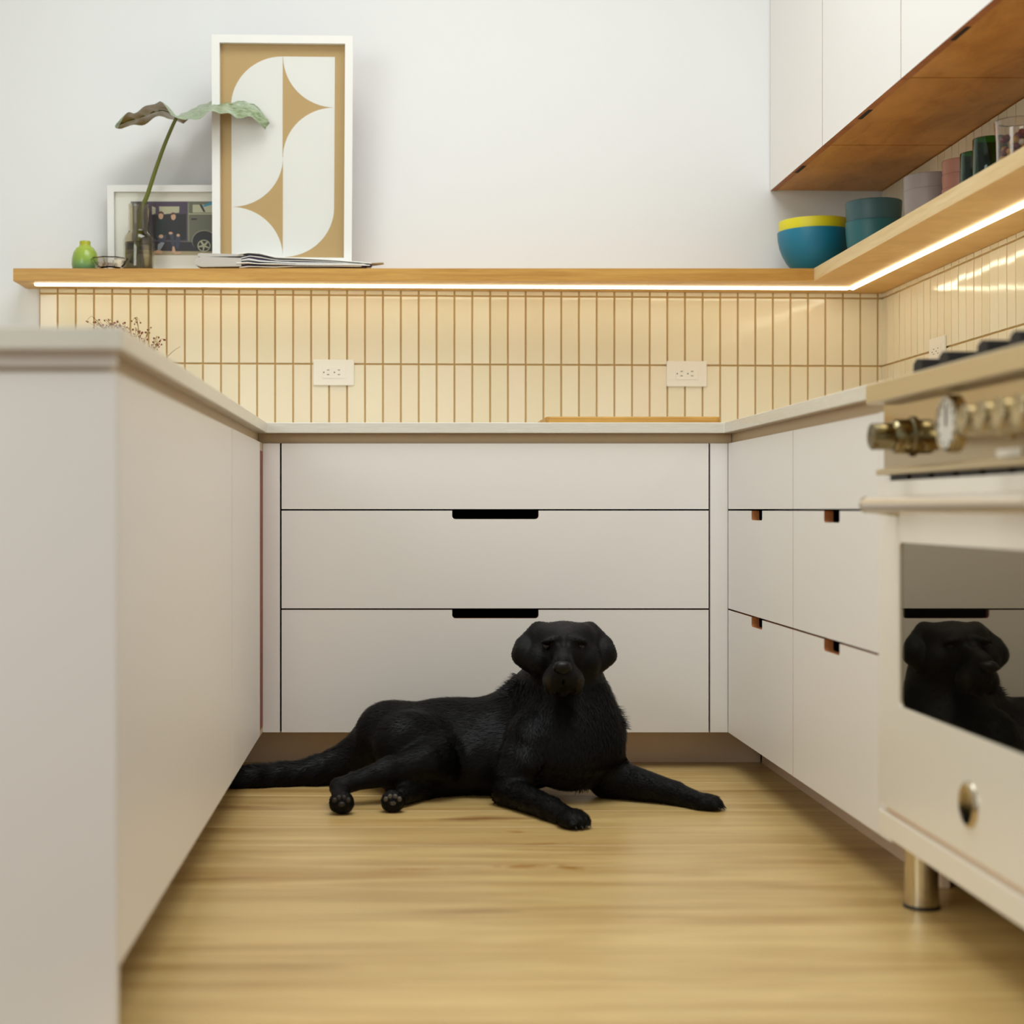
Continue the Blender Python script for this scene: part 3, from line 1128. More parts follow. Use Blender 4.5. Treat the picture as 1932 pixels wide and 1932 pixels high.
ell(1165, 925, 24, 20, 'sk')
shp([(1085, 1080), (1110, 1080), (1130, 1160), (1075, 1170)], 'sk')
shp([(860, 1130), (940, 1140), (940, 1185), (840, 1180)], 'sk')
shp([(1100, 1165), (1210, 1150), (1200, 1180), (1110, 1190)], 'sk')
# keep the print inside its mat opening
xmax = WF2 / 2 - .045
for i, v in enumerate(ph.v):
    ph.v[i] = (min(v[0], xmax), v[1], v[2])
B2(ph, 'photo', pm)

# folded newspaper
npx = P(543, 505, 4.475).x
nw = thing('folded_newspaper', (npx, 4.475, Z1), 'stack of loosely folded newspaper lying on the shelf before the tall print', 'newspaper')


def sheet(name, pts, y0, y1, t, m, fold=None, wav=0):
    """a folded sheet: height profile along x, swept in depth"""
    top = [P(px, py, 4.475) for px, py in pts]
    prof = [(p.x, p.z) for p in top]
    g = MB()
    nn_ = 5
    o0 = 0
    for k in range(nn_ + 1):
        yy = y0 + (y1 - y0) * k / nn_
        for x, z in prof:
            g.v.append((x + .004 * math.sin(k * 1.7 + wav), yy, z + .0015 * math.sin(x * 60 + k + wav)))
        for x, z in prof:
            g.v.append((x + .004 * math.sin(k * 1.7 + wav), yy, z - t + .0015 * math.sin(x * 60 + k + wav)))
    n_ = len(prof)
    for k in range(nn_):
        a = k * 2 * n_
        c = a + 2 * n_
        for i in range(n_ - 1):
            g.f.append((a + i, a + i + 1, c + i + 1, c + i)); g.m.append(0)
            g.f.append((a + n_ + i, c + n_ + i, c + n_ + i + 1, a + n_ + i + 1)); g.m.append(0)
        g.f.append((a, c, c + n_, a + n_)); g.m.append(0)
        g.f.append((a + n_ - 1, a + 2 * n_ - 1, c + 2 * n_ - 1, c + n_ - 1)); g.m.append(0)
    for a in (0, nn_ * 2 * n_):
        for i in range(n_ - 1):
            g.f.append((a + i, a + n_ + i, a + n_ + i + 1, a + i + 1)); g.m.append(0)
    return g.build(name, m, nw, smooth=True)


def roll(name, x0p, x1p, y0p, y1p, ya, yb, m, dy):
    """a thick rounded fold seen from its side"""
    a, c = P(x0p, y1p, 4.475 + dy), P(x1p, y0p, 4.475 + dy)
    n_ = 14
    poly = []
    hx, hz = (c.x - a.x), (c.z - a.z)
    for k in range(n_ + 1):
        t = PI / 2 + PI * k / n_
        poly.append((a.x + hz * .9 + hz * .9 * math.cos(t), a.z + hz / 2 + hz / 2 * math.sin(t)))
    poly += [(c.x, a.z + .002), (c.x, c.z - .004)]
    return MB().prism(poly, ya, yb, fxz).build(name, m, nw, smooth=True)


roll('rolled_fold', 367, 455, 484, 503.5, 4.455, 4.500, M_kraft, -.02)
roll('rolled_fold', 374, 460, 479, 486, 4.46, 4.502, M_kraft, 0)
for k, (dy_, m_) in enumerate(((0, M_paper), (5.0, M_gapshade), (7.0, M_paper), (11, M_gapshade), (13, M_paper), (17, M_gapshade), (19, M_paper), (23.0, M_gapshade), (25, M_paper))):  # set-back dark layers paint the shade between the white pages
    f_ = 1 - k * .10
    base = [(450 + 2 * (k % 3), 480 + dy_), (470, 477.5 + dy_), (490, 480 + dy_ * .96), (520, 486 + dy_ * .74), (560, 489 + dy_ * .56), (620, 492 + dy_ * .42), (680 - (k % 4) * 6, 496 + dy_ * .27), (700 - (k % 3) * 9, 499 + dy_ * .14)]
    sheet('page', base, 4.452 + .004 * (k % 3) + (.008 if m_ is M_gapshade else 0), 4.497, .0022 if m_ is M_paper else .0042, m_, wav=k * .7)
sheet('cover_page', [(560, 500), (640, 501.0), (690, 499), (722, 496.5)], 4.455, 4.500, .0015, M_kraft)

# ------------------------------------------------------------------ bowls on the right shelf


def bowl(name, c, R, H, rb, t, m, label, group=None, power=.5, z=0.0):
    pr = []
    for k in range(13):
        q = k / 12
        r = rb + (R - rb) * (math.sin(q * PI / 2) ** power if q > 0 else 0)
        pr.append((r, H * (1 - math.cos(q * PI / 2)) ** .85 if q < 1 else H))
    pr = [(rb * .9, 0)] + [(r, zz + .002) for r, zz in pr]
    o = MB().lathe(vase_prof(pr, t), (c[0], c[1], Z1 + z), 56).build(name, m, None, smooth='all')
    return tag(o, label, 'bowl', group)


def bprof(name, c, pts, t, m, label, group=None, z=0.0, cat='bowl'):
    o = MB().lathe(vase_prof(pts, t), (c[0], c[1], Z1 + z), 56).build(name, m, None, smooth='all')
    return tag(o, label, cat, group)


def cer(name, col, rough=.45):
    m = mat(name, col, rough)
    return m


M_blue = cer('blue glaze', (20, 118, 150))
M_yel = cer('yellow glaze', (226, 214, 30))
M_teal = cer('teal glaze', (44, 110, 118))
M_teal2 = cer('slate teal glaze', (66, 104, 112))
M_grey = cer('taupe grey glaze', (150, 140, 138))
M_pink = cer('clay pink glaze', (168, 112, 92))
RB = .1055
big = [(.045, 0), (.052, .003), (.066, .016), (.080, .034), (.092, .056), (.100, .078), (.1045, .100), (.1060, .1215), (.1055, .1235)]
cB = (P(1534, 505, 4.565).x, 4.552)
bprof('mixing_bowl', cB, big, .003, M_blue, 'large blue mixing bowl holding the yellow one at the shelf corner', 'nested mixing bowls')
yel = [(.040, 0), (.050, .004), (.066, .018), (.080, .038), (.090, .060), (.097, .084), (.1008, .106), (.1022, .1400), (.1018, .1415)]
bprof('mixing_bowl', cB, yel, .003, M_yel, 'yellow mixing bowl nested inside the large blue one', 'nested mixing bowls', z=.0125)


def stack(cx_, cy_, R, levels, mats_, labs, group, hb):
    prof_ = [(R * .58, 0), (R * .70, .003), (R * .86, hb * .22), (R * .955, hb * .48), (R * .99, hb * .78), (R, hb - .002), (R * .993, hb)]
    for k, z in enumerate(levels):
        bprof('serving_bowl' if R > .06 else 'small_bowl', (cx_, cy_), prof_, .003, mats_[k], labs[k], group, z=z)


stack(1.331, 4.335, .0765, [0, .056], [M_teal, M_teal2], ['teal serving bowl at the bottom of the stack beside the yellow bowl', 'slate teal serving bowl topmost in the stack beside the yellow bowl'], 'stacked teal bowls', .112)
stack(1.337, 3.888, .0655, [0, .036], [M_grey, M_grey], ['grey bowl at the bottom of the grey stack on the right shelf', 'grey bowl topmost in the grey stack on the right shelf'], 'stacked grey bowls', .108)
stack(1.374, 3.757, .0520, [0, .034, .068], [M_pink, M_pink, M_pink], ['clay pink bowl lowest in the stack behind the green glasses', 'clay pink bowl in the middle of the stack behind the green glasses', 'clay pink bowl topmost in the stack behind the green glasses'], 'stacked clay pink bowls', .086)


def tumbler(cx_, cy_, R, H, m, label):
    bprof('tumbler', (cx_, cy_), [(R * .90, 0), (R * .95, .003), (R * .98, H * .4), (R, H - .002), (R * .985, H)], .0028, m, label, 'green glass tumblers', cat='glass')


tumbler(1.366, 3.660, .0365, .150, M_greenglass, 'dark green glass tumbler partly hidden behind the other one')
tumbler(1.347, 3.525, .0375, .152, M_greenglass, 'dark green glass tumbler nearest the clear glass jar')
jx, jy = 1.330, 3.330
jar = thing('glass_jar', (jx, jy, Z1), 'clear glass jar with dark red and amber contents at the picture edge', 'jar')
MB().lathe(vase_prof([(.030, 0), (.038, .006), (.041, .05), (.042, .10), (.046, .142), (.0455, .144)], .0025), (jx, jy, Z1), 40).build('jar_body', M_clear, jar, smooth='all')
g = MB()
rnd = random.Random(3)
mr_ = [mat('dark red sweets', (120, 30, 40), .3), mat('amber sweets', (206, 160, 60), .3), mat('white sweets', (232, 230, 224), .4)]
for k in range(60):
    a = rnd.uniform(0, 2 * PI)
    q = .029 * math.sqrt(rnd.random())
    zc_ = Z1 + .013 + .105 * (k / 60)
    r = .0085
    g.lathe([(0, -r), (r * .7, -r * .7), (r, 0), (r * .7, r * .7), (0, r)], (jx + q * math.cos(a), jy + q * math.sin(a), zc_), 9, mi=rnd.choice([0, 0, 1, 2]))
tag(g.build('sweets', mr_, jar, smooth='all'), kind='stuff')
ob = MB().lathe([(0, 0), (.032, 0), (.038, .03), (.034, .07), (.018, .12), (.010, .15), (.024, .175), (.024, .19), (.014, .200), (0, .202)], (1.345, 3.215, Z1), 32).build('glass_decanter', M_clear, None, smooth='all')
tag(ob, 'clear glass decanter with round stopper beyond the picture edge jar', 'bottle')

#DOG#
# ------------------------------------------------------------------ the dog
VX = 0.0034
LO = np.array([-.47, 3.25, -.012])
HI = np.array([.79, 4.02, .452])
DIM = np.ceil((HI - LO) / VX).astype(int) + 1
AX = [LO[k] + VX * np.arange(DIM[k]) for k in range(3)]
SD = np.full(DIM, 1.0, dtype=np.float32)


def region(lo, hi, m):
    sl = []
    for k in range(3):
        a = max(int((lo[k] - m - LO[k]) / VX), 0)
        b_ = min(int((hi[k] + m - LO[k]) / VX) + 2, DIM[k])
        sl.append(slice(a, b_))
    X, Y, Z = np.meshgrid(AX[0][sl[0]], AX[1][sl[1]], AX[2][sl[2]], indexing='ij')
    return tuple(sl), X, Y, Z


def blend(sl, d, k):
    cur = SD[sl]
    if k <= 0:
        SD[sl] = np.minimum(cur, d)
        return
    h = np.clip(0.5 + 0.5 * (cur - d) / k, 0, 1)
    SD[sl] = cur * (1 - h) + d * h - k * h * (1 - h)


def E(c, r, k=.02, rot=None, cut=False):
    c = np.array(c)
    R = max(r)
    sl, X, Y, Z = region(c - R, c + R, k + .012)
    q = np.stack([X - c[0], Y - c[1], Z - c[2]], -1)
    if rot is not None:
        M = np.array(rot.to_matrix() if hasattr(rot, 'to_matrix') else rot)
        q = q @ M
    r = np.array(r)
    k0 = np.linalg.norm(q / r, axis=-1)
    k1 = np.linalg.norm(q / (r * r), axis=-1) + 1e-9
    d = (k0 * (k0 - 1) / k1).astype(np.float32)
    if cut:
        cur = SD[sl]
        h = np.clip(0.5 - 0.5 * (cur + d) / k, 0, 1)
        SD[sl] = cur * (1 - h) - d * h + k * h * (1 - h)
    else:
        blend(sl, d, k)


def Cn(a, ra, b_, rb, k=.02):
    a, b_ = np.array(a), np.array(b_)
    m = max(ra, rb)
    sl, X, Y, Z = region(np.minimum(a, b_) - m, np.maximum(a, b_) + m, k + .012)
    ba = b_ - a
    px, py, pz = X - a[0], Y - a[1], Z - a[2]
    h = np.clip((px * ba[0] + py * ba[1] + pz * ba[2]) / ba.dot(ba), 0, 1)
    d = np.sqrt((px - ba[0] * h) ** 2 + (py - ba[1] * h) ** 2 + (pz - ba[2] * h) ** 2) - (ra + (rb - ra) * h)
    blend(sl, d.astype(np.float32), k)


from mathutils import Euler
# trunk
Cn(P(745, 1402, 3.86), .097, P(900, 1400, 3.83), .101, .03)
Cn(P(900, 1400, 3.83), .101, P(1030, 1392, 3.77), .108, .03)
E(P(840, 1372, 3.835), (.10, .07, .067), .03)
E(P(850, 1436, 3.775), (.175, .105, .083), .04)
E(P(800, 1475, 3.745), (.10, .065, .045), .03)
E(P(950, 1425, 3.76), (.13, .105, .095), .04)
E(P(1072, 1385, 3.685), (.122, .115, .120), .04)
E(P(1075, 1425, 3.66), (.085, .080, .080), .03)
Cn(P(1075, 1372, 3.70), .105, P(1066, 1262, 3.69), .086, .03)
Cn(P(1060, 1275, 3.72), .076, P(960, 1378, 3.80), .088, .035)
Cn(P(1140, 1385, 3.67), .045, P(1120, 1310, 3.67), .035, .03)
# rump and tail
Cn(P(715, 1413, 3.88), .080, P(645, 1443, 3.88), .046, .03)
tl = [(645, 1443, 3.88, .045), (600, 1455, 3.87, .035), (540, 1462, 3.86, .029), (490, 1465, 3.84, .027), (450, 1467, 3.83, .025), (418, 1473, 3.82, .012)]
for p_, q_ in zip(tl[:-1], tl[1:]):
    Cn(P(*p_[:3]), p_[3], P(*q_[:3]), q_[3], .015)
# thigh, shank, hock and hind paw on the camera side
E(P(735, 1372, 3.82), (.07, .06, .06), .04)
E(P(782, 1406, 3.735), (.092, .066, .080), .045, Euler((0, math.radians(14), 0)))
E(P(835, 1430, 3.69), (.048, .050, .050), .03)
Cn(P(815, 1437, 3.66), .046, P(740, 1456, 3.63), .034, .018)
Cn(P(740, 1456, 3.63), .033, P(664, 1476, 3.60), .020, .014)
Cn(P(664, 1477, 3.60), .019, P(641, 1484, 3.595), .022, .010)
Cn(P(641, 1487, 3.595), .020, P(645, 1508, 3.53), .021, .010)
E(P(645, 1514, 3.495), (.0285, .025, .0265), .012)
# other hind leg, tucked under
Cn(P(810, 1478, 3.72), .040, P(757, 1502, 3.58), .020, .015)
E(P(741, 1512, 3.52), (.0265, .026, .0265), .012)
# near foreleg
E(P(1005, 1405, 3.63), (.058, .055, .080), .03, Euler((0, math.radians(-10), 0)))
Cn(P(985, 1440, 3.62), .056, P(960, 1492, 3.60), .037, .022)
Cn(P(960, 1494, 3.60), .038, P(1038, 1526, 3.43), .0265, .014)
Cn(P(1038, 1527, 3.43), .0265, P(1062, 1540, 3.385), .0255, .01)
E(P(1080, 1546, 3.345), (.036, .034, .0235), .012, Euler((0, 0, math.radians(-55))))
# far foreleg
Cn(P(1120, 1400, 3.68), .060, P(1150, 1466, 3.70), .048, .03)
Cn(P(1150, 1467, 3.70), .049, P(1272, 1496, 3.61), .0275, .02)
Cn(P(1272, 1497, 3.61), .0270, P(1305, 1509, 3.575), .0245, .01)
E(P(1330, 1515, 3.55), (.040, .030, .0225), .012, Euler((0, 0, math.radians(-30))))
# toes: (knuckle centre, direction, spread)


def toes(c, d, side, n=4, r=.0120, sp=.0135, fwd=.018, zc_=.012):
    d = Vector(d).normalized()
    s_ = Vector(side).normalized()
    for k in range(n):
        t = k - (n - 1) / 2
        f_ = fwd * (1.0 - .16 * abs(t) ** 1.5)
        p_ = Vector(c) + d * f_ + s_ * t * sp
        E((p_.x, p_.y, p_.z + zc_ * 0), (r, r * 1.0, r * 1.15), .0035)
        q_ = p_ + d * r * .62 - Vector((0, 0, r * .30))
        E(q_, (r * .85, r * .85, r * .75), .003)


c1 = P(1080, 1546, 3.345)
d1 = Vector((.58, -.81, 0))
toes((c1.x, c1.y, .0165), d1, (d1.y, -d1.x, 0), fwd=.020, r=.0125)
c2 = P(1330, 1515, 3.55)
d2 = Vector((.90, -.43, 0))
toes((c2.x, c2.y, .0160), d2, (d2.y, -d2.x, 0), fwd=.026, r=.0120)
# hind toes, soles turned to the camera
for (cx_, cy_, Yc, sgn) in ((645, 1515, 3.495, 1), (741, 1513, 3.52, 1)):
    c_0 = P(cx_, cy_, Yc)
    for k in range(4):
        a = math.radians(38 + 35 * k)
        E((c_0.x + .0185 * math.cos(a), c_0.y - .009, c_0.z + .0165 * math.sin(a) - .001), (.0085, .012, .0085), .003)
# head
HC = P(1064, 1228, 3.660)
E(HC, (.0690, .080, .0620), .02)
E(P(1064, 1197, 3.675), (.0640, .066, .0300), .02)
for sgn in (-1, 1):
    E(P(1064 + sgn * 40, 1208, 3.665), (.030, .046, .036), .02)
    E(P(1064 + sgn * 47, 1246, 3.625), (.029, .038, .034), .02)
E(P(1064, 1258, 3.66), (.0720, .070, .048), .025)
Cn(P(1063, 1230, 3.592), .0240, P(1062, 1251, 3.522), .0205, .018)
E(P(1062, 1272, 3.548), (.0360, .050, .0330), .014)
for sgn in (-1, 1):
    E(P(1063 + sgn * 23, 1284, 3.552), (.0195, .037, .0265), .008)
    E(P(1064 + sgn * 27, 1208, 3.591), (.0225, .012, .0060), .016, Euler((0, sgn * .26, 0)))
E(P(1063, 1298, 3.568), (.0200, .034, .0120), .006)
for sgn in (-1, 1):
    E(P(1064 + sgn * 32, 1220, 3.580), (.0130, .011, .0080), .006, None, True)
E(P(1064, 1206, 3.572), (.005, .012, .020), .012, None, True)
# mouth line
E(P(1062, 1290, 3.506), (.0020, .012, .014), .004, None, True)
# ears
for sgn in (-1, 1):
    cx_ = 1064.5
    Cn(P(cx_ + sgn * 50, 1188, 3.685), .018, P(cx_ + sgn * 76, 1214, 3.665), .018, .018)
    E(P(cx_ + sgn * 80, 1231, 3.655), (.0230, .032, .030), .014, Euler((0, math.radians(-sgn * 26), 0)))
    E(P(cx_ + sgn * 71, 1248, 3.650), (.0200, .028, .026), .012, Euler((0, math.radians(sgn * 34), 0)))
# loose folds on the flank and the elbow
E(P(1018, 1462, 3.585), (.004, .012, .035), .010, Euler((0, math.radians(20), 0)), True)
E(P(868, 1440, 3.665), (.005, .014, .045), .014, Euler((0, math.radians(-14), 0)), True)
# stands on the boards: nothing below z = 0
SD = np.maximum(SD, (0.0012 - AX[2])[None, None, :].astype(np.float32))


def surface_nets(S):
    c8 = [(i, j, k) for i in (0, 1) for j in (0, 1) for k in (0, 1)]
    n0, n1, n2 = S.shape
    inside = S < 0
    cnt = np.zeros((n0 - 1, n1 - 1, n2 - 1), np.int8)
    for i, j, k in c8:
        cnt += inside[i:n0 - 1 + i, j:n1 - 1 + j, k:n2 - 1 + k]
    act = (cnt > 0) & (cnt < 8)
    idx = np.argwhere(act)
    vid = np.full(act.shape, -1, np.int64)
    vid[act] = np.arange(len(idx))
    acc = np.zeros((len(idx), 3))
    num = np.zeros(len(idx))
    vals = {c: S[idx[:, 0] + c[0], idx[:, 1] + c[1], idx[:, 2] + c[2]] for c in c8}
    for c in c8:
        for ax in range(3):
            if c[ax]:
                continue
            e = list(c)
            e[ax] = 1
            e = tuple(e)
            va, vb = vals[c], vals[e]
            cr_ = (va < 0) != (vb < 0)
            t = va / np.where(cr_, va - vb, 1)
            p_ = np.zeros((len(idx), 3)) + np.array(c)
            p_[:, ax] += t
            acc[cr_] += p_[cr_]
            num[cr_] += 1
    V = idx + acc / num[:, None]
    faces = []
    for ax in range(3):
        u, v = (ax + 1) % 3, (ax + 2) % 3
        sa = [slice(None)] * 3
        sb = [slice(None)] * 3
        sa[ax], sb[ax] = slice(0, -1), slice(1, None)
        A, B_ = inside[tuple(sa)], inside[tuple(sb)]
        cr_ = np.argwhere(A != B_)
        cr_ = cr_[(cr_[:, u] > 0) & (cr_[:, v] > 0) & (cr_[:, u] < S.shape[u] - 1) & (cr_[:, v] < S.shape[v] - 1)]
        fl_ = A[tuple(cr_.T)]

        def at(du, dv):
            q = cr_.copy()
            q[:, u] += du
            q[:, v] += dv
            return vid[tuple(q.T)]
        quad = np.stack([at(-1, -1), at(0, -1), at(0, 0), at(-1, 0)], 1)
        quad[~fl_] = quad[~fl_][:, ::-1]
        faces.append(quad)
    return V, np.concatenate(faces)


V, Q = surface_nets(SD)
V = V * VX + LO
# light smoothing
ed = np.concatenate([Q[:, [0, 1]], Q[:, [1, 2]], Q[:, [2, 3]], Q[:, [3, 0]]])
for it in range(3):
    s_ = np.zeros_like(V)
    n_ = np.zeros(len(V))
    np.add.at(s_, ed[:, 0], V[ed[:, 1]])
    np.add.at(n_, ed[:, 0], 1)
    np.add.at(s_, ed[:, 1], V[ed[:, 0]])
    np.add.at(n_, ed[:, 1], 1)
    V = V * .45 + s_ / n_[:, None] * .55

dog = thing('dog', (0.3, 3.72, 0), 'black labrador type dog lying on the wooden floor with its head raised', 'dog')
me = bpy.data.meshes.new('dog_body')
me.vertices.add(len(V))
me.vertices.foreach_set('co', V.astype(np.float32).ravel())
me.loops.add(len(Q) * 4)
me.loops.foreach_set('vertex_index', Q.astype(np.int32).ravel())
me.polygons.add(len(Q))
me.polygons.foreach_set('loop_start', np.arange(0, len(Q) * 4, 4, dtype=np.int32))
me.polygons.foreach_set('use_smooth', np.ones(len(Q), dtype=bool))
me.update(calc_edges=True)
me.validate()
nv = np.empty(len(V) * 3, np.float32)
me.vertex_normals.foreach_get('vector', nv)
NRM = nv.reshape(-1, 3)

# coat colour: black, greying brown round the lips and chin
col = np.tile(np.array([.0040, .0038, .0038]), (len(V), 1))


def patch(c, r, rgb, amt):
    global col
    d = np.linalg.norm((V - np.array(c)) / np.array(r), axis=1)
    a = np.clip(1.2 - d, 0, 1)[:, None] * amt
    col = col * (1 - a) + np.array(rgb) * a


for sgn in (-1, 1):
    patch(P(1063 + sgn * 29, 1288, 3.535), (.008, .03, .020), (.055, .036, .012), .55)
    patch(P(1063 + sgn * 12, 1306, 3.55), (.010, .03, .006), (.075, .028, .010), .6)
patch(P(1062, 1238, 3.56), (.018, .04, .012), (.050, .042, .042), .6)
patch(P(1064, 1182, 3.62), (.045, .05, .014), (.028, .024, .025), .6)
ca = me.color_attributes.new('coat', 'FLOAT_COLOR', 'POINT')
ca.data.foreach_set('color', np.concatenate([col, np.ones((len(V), 1))], 1).astype(np.float32).ravel())

M_coat = mat('black coat', (14, 13, 13), 0.5, 0.0, 0.14)
b = M_coat.node_tree.nodes['Principled BSDF']
at_ = N(M_coat, 'ShaderNodeAttribute', attribute_name='coat')
L(M_coat, at_.outputs['Color'], b.inputs['Base Color'])
nn = noise_node(M_coat, 1.0, 4, mapped(M_coat, (160, 400, 500)))
bump(M_coat, nn.outputs[0], 0.5, 0.002)
me.materials.append(M_coat)
body = bpy.data.objects.new('body', me)
COL.objects.link(body)
body.parent = dog
body.matrix_parent_inverse = Matrix.Translation(-Vector(dog.location))

# short fur: one blade per hair lock
NF = 210000
tri = np.concatenate([Q[:, [0, 1, 2]], Q[:, [0, 2, 3]]])
pa, pb, pc = V[tri[:, 0]], V[tri[:, 1]], V[tri[:, 2]]
ar = np.linalg.norm(np.cross(pb - pa, pc - pa), axis=1) * .5
cen = (pa + pb + pc) / 3
wgt = ar * np.where(cen[:, 2] < .004, 0, 1)
rng = np.random.RandomState(4)
pick = rng.choice(len(tri), NF, p=wgt / wgt.sum())
r1_, r2_ = np.sqrt(rng.rand(NF)), rng.rand(NF)
wa, wb_, wc = 1 - r1_, r1_ * (1 - r2_), r1_ * r2_
t_ = tri[pick]
pos = V[t_[:, 0]] * wa[:, None] + V[t_[:, 1]] * wb_[:, None] + V[t_[:, 2]] * wc[:, None]
nr = NRM[t_[:, 0]] * wa[:, None] + NRM[t_[:, 1]] * wb_[:, None] + NRM[t_[:, 2]] * wc[:, None]
nr /= np.linalg.norm(nr, axis=1)[:, None] + 1e-9
hc = col[t_[:, 0]]
x_, y_, z_ = pos[:, 0], pos[:, 1], pos[:, 2]
flow = np.tile(np.array([-1.0, .10, -.40]), (NF, 1))
ln_ = np.full(NF, .0145)
m_ = (x_ > .27) & (z_ > .10) & (y_ < 3.74)          # chest and neck: downwards
flow[m_] = (0, -.15, -1)
ln_[m_] = .017
nose = np.array(P(1062, 1258, 3.49))
m_ = (x_ > .26) & (z_ > .285)                          # head: away from the nose
hd = pos - nose
hd /= np.linalg.norm(hd, axis=1)[:, None]
flow[m_] = hd[m_]
ln_[m_] = .006
m_ = (z_ < .085) & (x_ > .46)
flow[m_] = (.9, -.43, -.1)
ln_[m_] = .009
m_ = (z_ < .075) & (x_ > .20) & (y_ < 3.60) & (x_ <= .46)
flow[m_] = (.45, -.8, -.1)
ln_[m_] = .009
m_ = (z_ < .075) & (x_ < .09) & (y_ < 3.66)
flow[m_] = (-.9, -.3, -.3)
ln_[m_] = .008
m_ = (x_ < -.13) & (y_ > 3.75)
ln_[m_] = .020
wv = np.stack([np.sin(pos @ np.array(q_) + f_) for q_, f_ in (((90, 40, 130), 0), ((60, 110, -70), 2), ((-130, 50, 80), 4))], 1)
flow = flow + rng.normal(0, .15, (NF, 3)) + wv * .22
tg_ = flow - nr * np.sum(flow * nr, axis=1)[:, None]
tg_ /= np.linalg.norm(tg_, axis=1)[:, None] + 1e-9
lift = rng.uniform(.14, .50, NF)[:, None]
dr_ = tg_ * np.cos(lift) + nr * np.sin(lift)
ln_ = ln_ * rng.uniform(.6, 1.25, NF)
# tufts where the photograph shows the coat standing off
for (cx_, cy_, Yc, rad_, dv, ll) in ((1172, 1352, 3.68, .030, (.9, 0, .35), .030), (972, 1300, 3.74, .035, (-.8, 0, .55), .026), (1150, 1325, 3.68, .03, (.7, 0, -.5), .022), (1108, 1484, 3.62, .025, (.3, 0, -1), .022)):
    d_ = np.linalg.norm(pos - np.array(P(cx_, cy_, Yc)), axis=1)
    m_ = (d_ < rad_) & (rng.rand(NF) < .45)
    dv = np.array(dv) / np.linalg.norm(dv)
    dr_[m_] = dr_[m_] * .45 + dv * .55 + rng.normal(0, .12, (m_.sum(), 3))
    ln_[m_] = ll * rng.uniform(.5, 1.1, m_.sum())
sd_ = np.cross(dr_, nr)
sd_ /= np.linalg.norm(sd_, axis=1)[:, None] + 1e-9
wd_ = rng.uniform(.00055, .00095, NF)[:, None]
base = pos - nr * .0012
mid_ = base + dr_ * (ln_[:, None] * .55)
tip_ = base + dr_ * ln_[:, None] - nr * (ln_[:, None] * .10)
tip_[:, 2] = np.maximum(tip_[:, 2], .0008)
mid_[:, 2] = np.maximum(mid_[:, 2], .0008)
fv = np.stack([base - sd_ * wd_, base + sd_ * wd_, mid_ + sd_ * wd_ * .8, mid_ - sd_ * wd_ * .8, tip_], 1).reshape(-1, 3)
o5 = np.arange(NF)[:, None] * 5
lv = np.concatenate([o5 + np.array([[0, 1, 2, 3]]), o5 + np.array([[3, 2, 4]])], 1).ravel()
ls = (np.arange(NF)[:, None] * 7 + np.array([[0, 4]])).ravel()
fm = bpy.data.meshes.new('fur')
fm.vertices.add(len(fv))
fm.vertices.foreach_set('co', fv.astype(np.float32).ravel())
fm.loops.add(len(lv))
fm.loops.foreach_set('vertex_index', lv.astype(np.int32))
fm.polygons.add(len(ls))
fm.polygons.foreach_set('loop_start', ls.astype(np.int32))
fm.update(calc_edges=True)
fc = fm.color_attributes.new('coat', 'FLOAT_COLOR', 'POINT')
cc = np.repeat(hc * rng.uniform(.7, 1.5, NF)[:, None], 5, axis=0)
fc.data.foreach_set('color', np.concatenate([cc, np.ones((len(cc), 1))], 1).astype(np.float32).ravel())
M_fur = mat('black hair', (14, 13, 13), 0.45, 0.0, 0.17)
b = M_fur.node_tree.nodes['Principled BSDF']
at_ = N(M_fur, 'ShaderNodeAttribute', attribute_name='coat')
L(M_fur, at_.outputs['Color'], b.inputs['Base Color'])
fm.materials.append(M_fur)
fur = bpy.data.objects.new('fur', fm)
COL.objects.link(fur)
fur.parent = dog
fur.matrix_parent_inverse = Matrix.Translation(-Vector(dog.location))
fur['kind'] = 'stuff'


def blob(name, items, m, **k):
    """ellipsoids (centre, radii, rotation) joined into one part"""
    g = MB()
    for c, r, rot in items:
        R = (rot.to_matrix() if rot is not None else Matrix.Identity(3))
        o_ = len(g.v)
        g.lathe([(math.sin(PI * q / 10), -math.cos(PI * q / 10)) for q in range(11)], (0, 0, 0), 20)
        for i in range(o_, len(g.v)):
            v = Vector(g.v[i])
            g.v[i] = tuple(Vector(c) + R @ Vector((v.x * r[0], v.y * r[1], v.z * r[2])))
    return g.build(name, m, dog, smooth='all', **k)


M_nose = mat('wet nose leather', (5, 5, 5), 0.36, 0, 0.25)
nb = P(1062, 1260, 3.494)
g = MB()
prof_n = [(-.0150, .000), (-.0120, .0085), (-.005, .0122), (.005, .0122), (.0120, .0085), (.0150, .000), (.0125, -.0075), (.0050, -.0118), (0, -.0135), (-.0050, -.0118), (-.0125, -.0075)]
rings = [(1.0, .020, 0), (1.10, .008, .0), (1.0, .000, .0), (.84, -.0045, -.0003), (.55, -.0080, -.0008), (.22, -.0098, -.001)]
for sc_, dy, dz in rings:
    for u, v in prof_n:
        g.v.append((nb.x + u * sc_ * 1.42, nb.y + dy + max(-v, 0) * .25, nb.z + v * sc_ * 1.2 + dz))
nP = len(prof_n)
for i in range(len(rings) - 1):
    for k in range(nP):
        k2 = (k + 1) % nP
        g.f.append((i * nP + k, i * nP + k2, (i + 1) * nP + k2, (i + 1) * nP + k))
        g.m.append(0)
g.f.append(tuple((len(rings) - 1) * nP + k for k in range(nP)))
g.m.append(0)
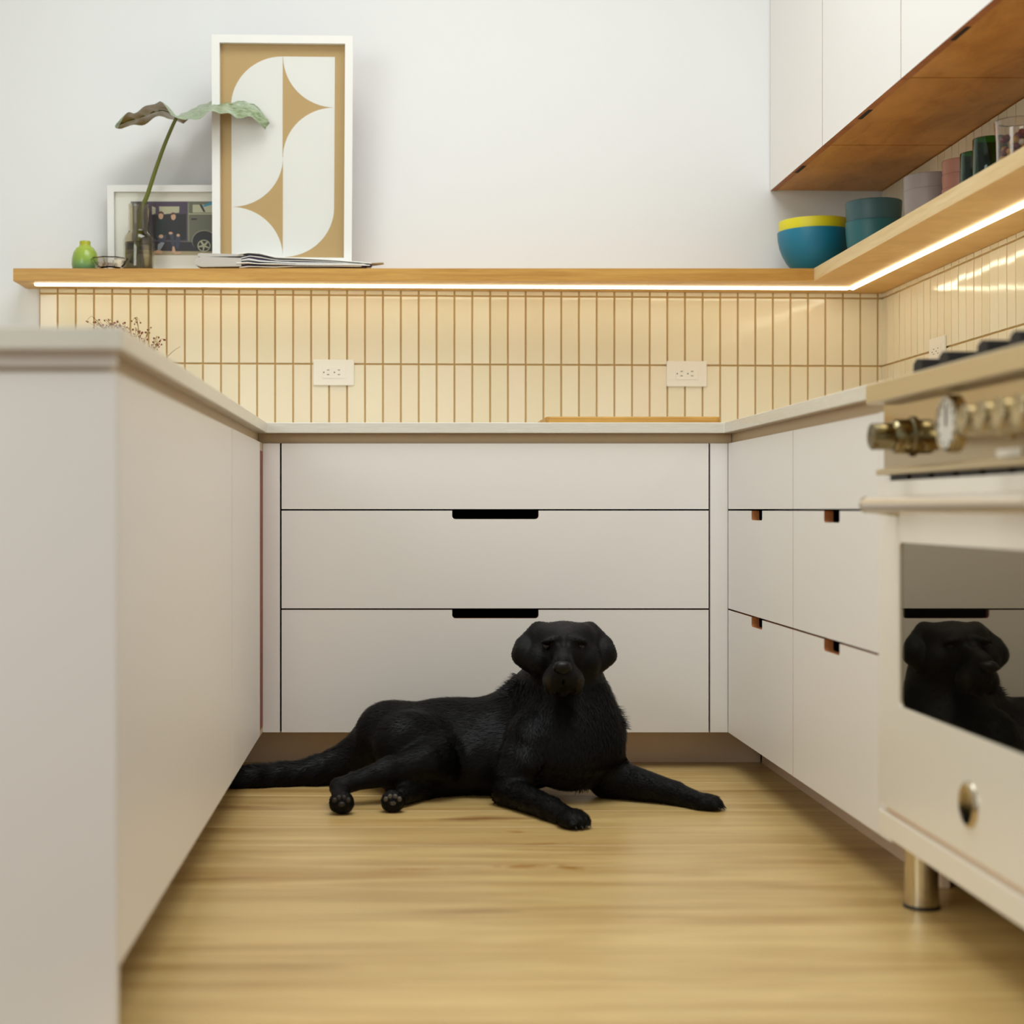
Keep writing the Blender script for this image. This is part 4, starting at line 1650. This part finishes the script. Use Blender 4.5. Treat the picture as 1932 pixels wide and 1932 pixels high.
no = g.build('nose', M_nose, dog, smooth='all')
ss = no.modifiers.new('s', 'SUBSURF')
ss.levels = ss.render_levels = 2
nl = MB()
for sgn in (-1, 1):
    nl.lathe([(0, -.0006), (.0034, -.0004), (.0034, .0016), (0, .0016)], (nb.x + sgn * .0095, nb.y - .0052, nb.z - .0015), 12, Matrix.Rotation(PI / 2, 3, 'X') @ Matrix.Rotation(sgn * .5, 3, 'Y'))
q = nl.build('nostrils', M_black, None, smooth='all')
q.parent = no
q.matrix_parent_inverse = Matrix.Translation(-Vector(dog.location))
M_eye = mat('dark amber eye', (12, 8, 4), 0.15, 0, 0.35)
for sgn in (-1, 1):
    blob('eye', [(P(1064 + sgn * 32, 1220, 3.597), (.0088, .0080, .0078), None)], M_eye)
M_pads = [mat('dark paw pad skin', (40, 34, 28), 0.6), mat('paw pad skin', (84, 76, 66), 0.6)]
for (cx_, cy_, Yc, f_) in ((645, 1515, 3.495, .75), (741, 1513, 3.52, 1.0)):
    c_0 = P(cx_, cy_, Yc)
    yq = c_0.y - .0205
    M_pad = M_pads[cx_ > 700]
    blob('paw_pad', [((c_0.x - .000, yq - .002, c_0.z + .0015), (.0085, .0045, .0062), None)], M_pad)
    for k in range(4):
        a = math.radians(38 + 35 * k)
        blob('toe_pad', [((c_0.x + .0190 * math.cos(a), yq + .0005, c_0.z + .0165 * math.sin(a)), (.0056, .0040, .0060), None)], M_pad)
M_claw = mat('dark claw', (34, 30, 28), 0.35)
for (c_0, d_, zz, fw) in ((c1, d1, .0095, .034), (c2, d2, .0095, .040)):
    s_ = Vector((d_.y, -d_.x, 0))
    for k in range(4):
        t = k - 1.5
        f_ = fw * (1 - .10 * abs(t) ** 1.5)
        p_ = Vector((c_0.x, c_0.y, zz)) + d_ * f_ + s_ * t * .0135
        MB().tube([p_, p_ + d_ * .006 - Vector((0, 0, .0015)), p_ + d_ * .010 - Vector((0, 0, .0055))], [.0026, .0020, .0006], 7).build('claw', M_claw, dog, smooth='all')
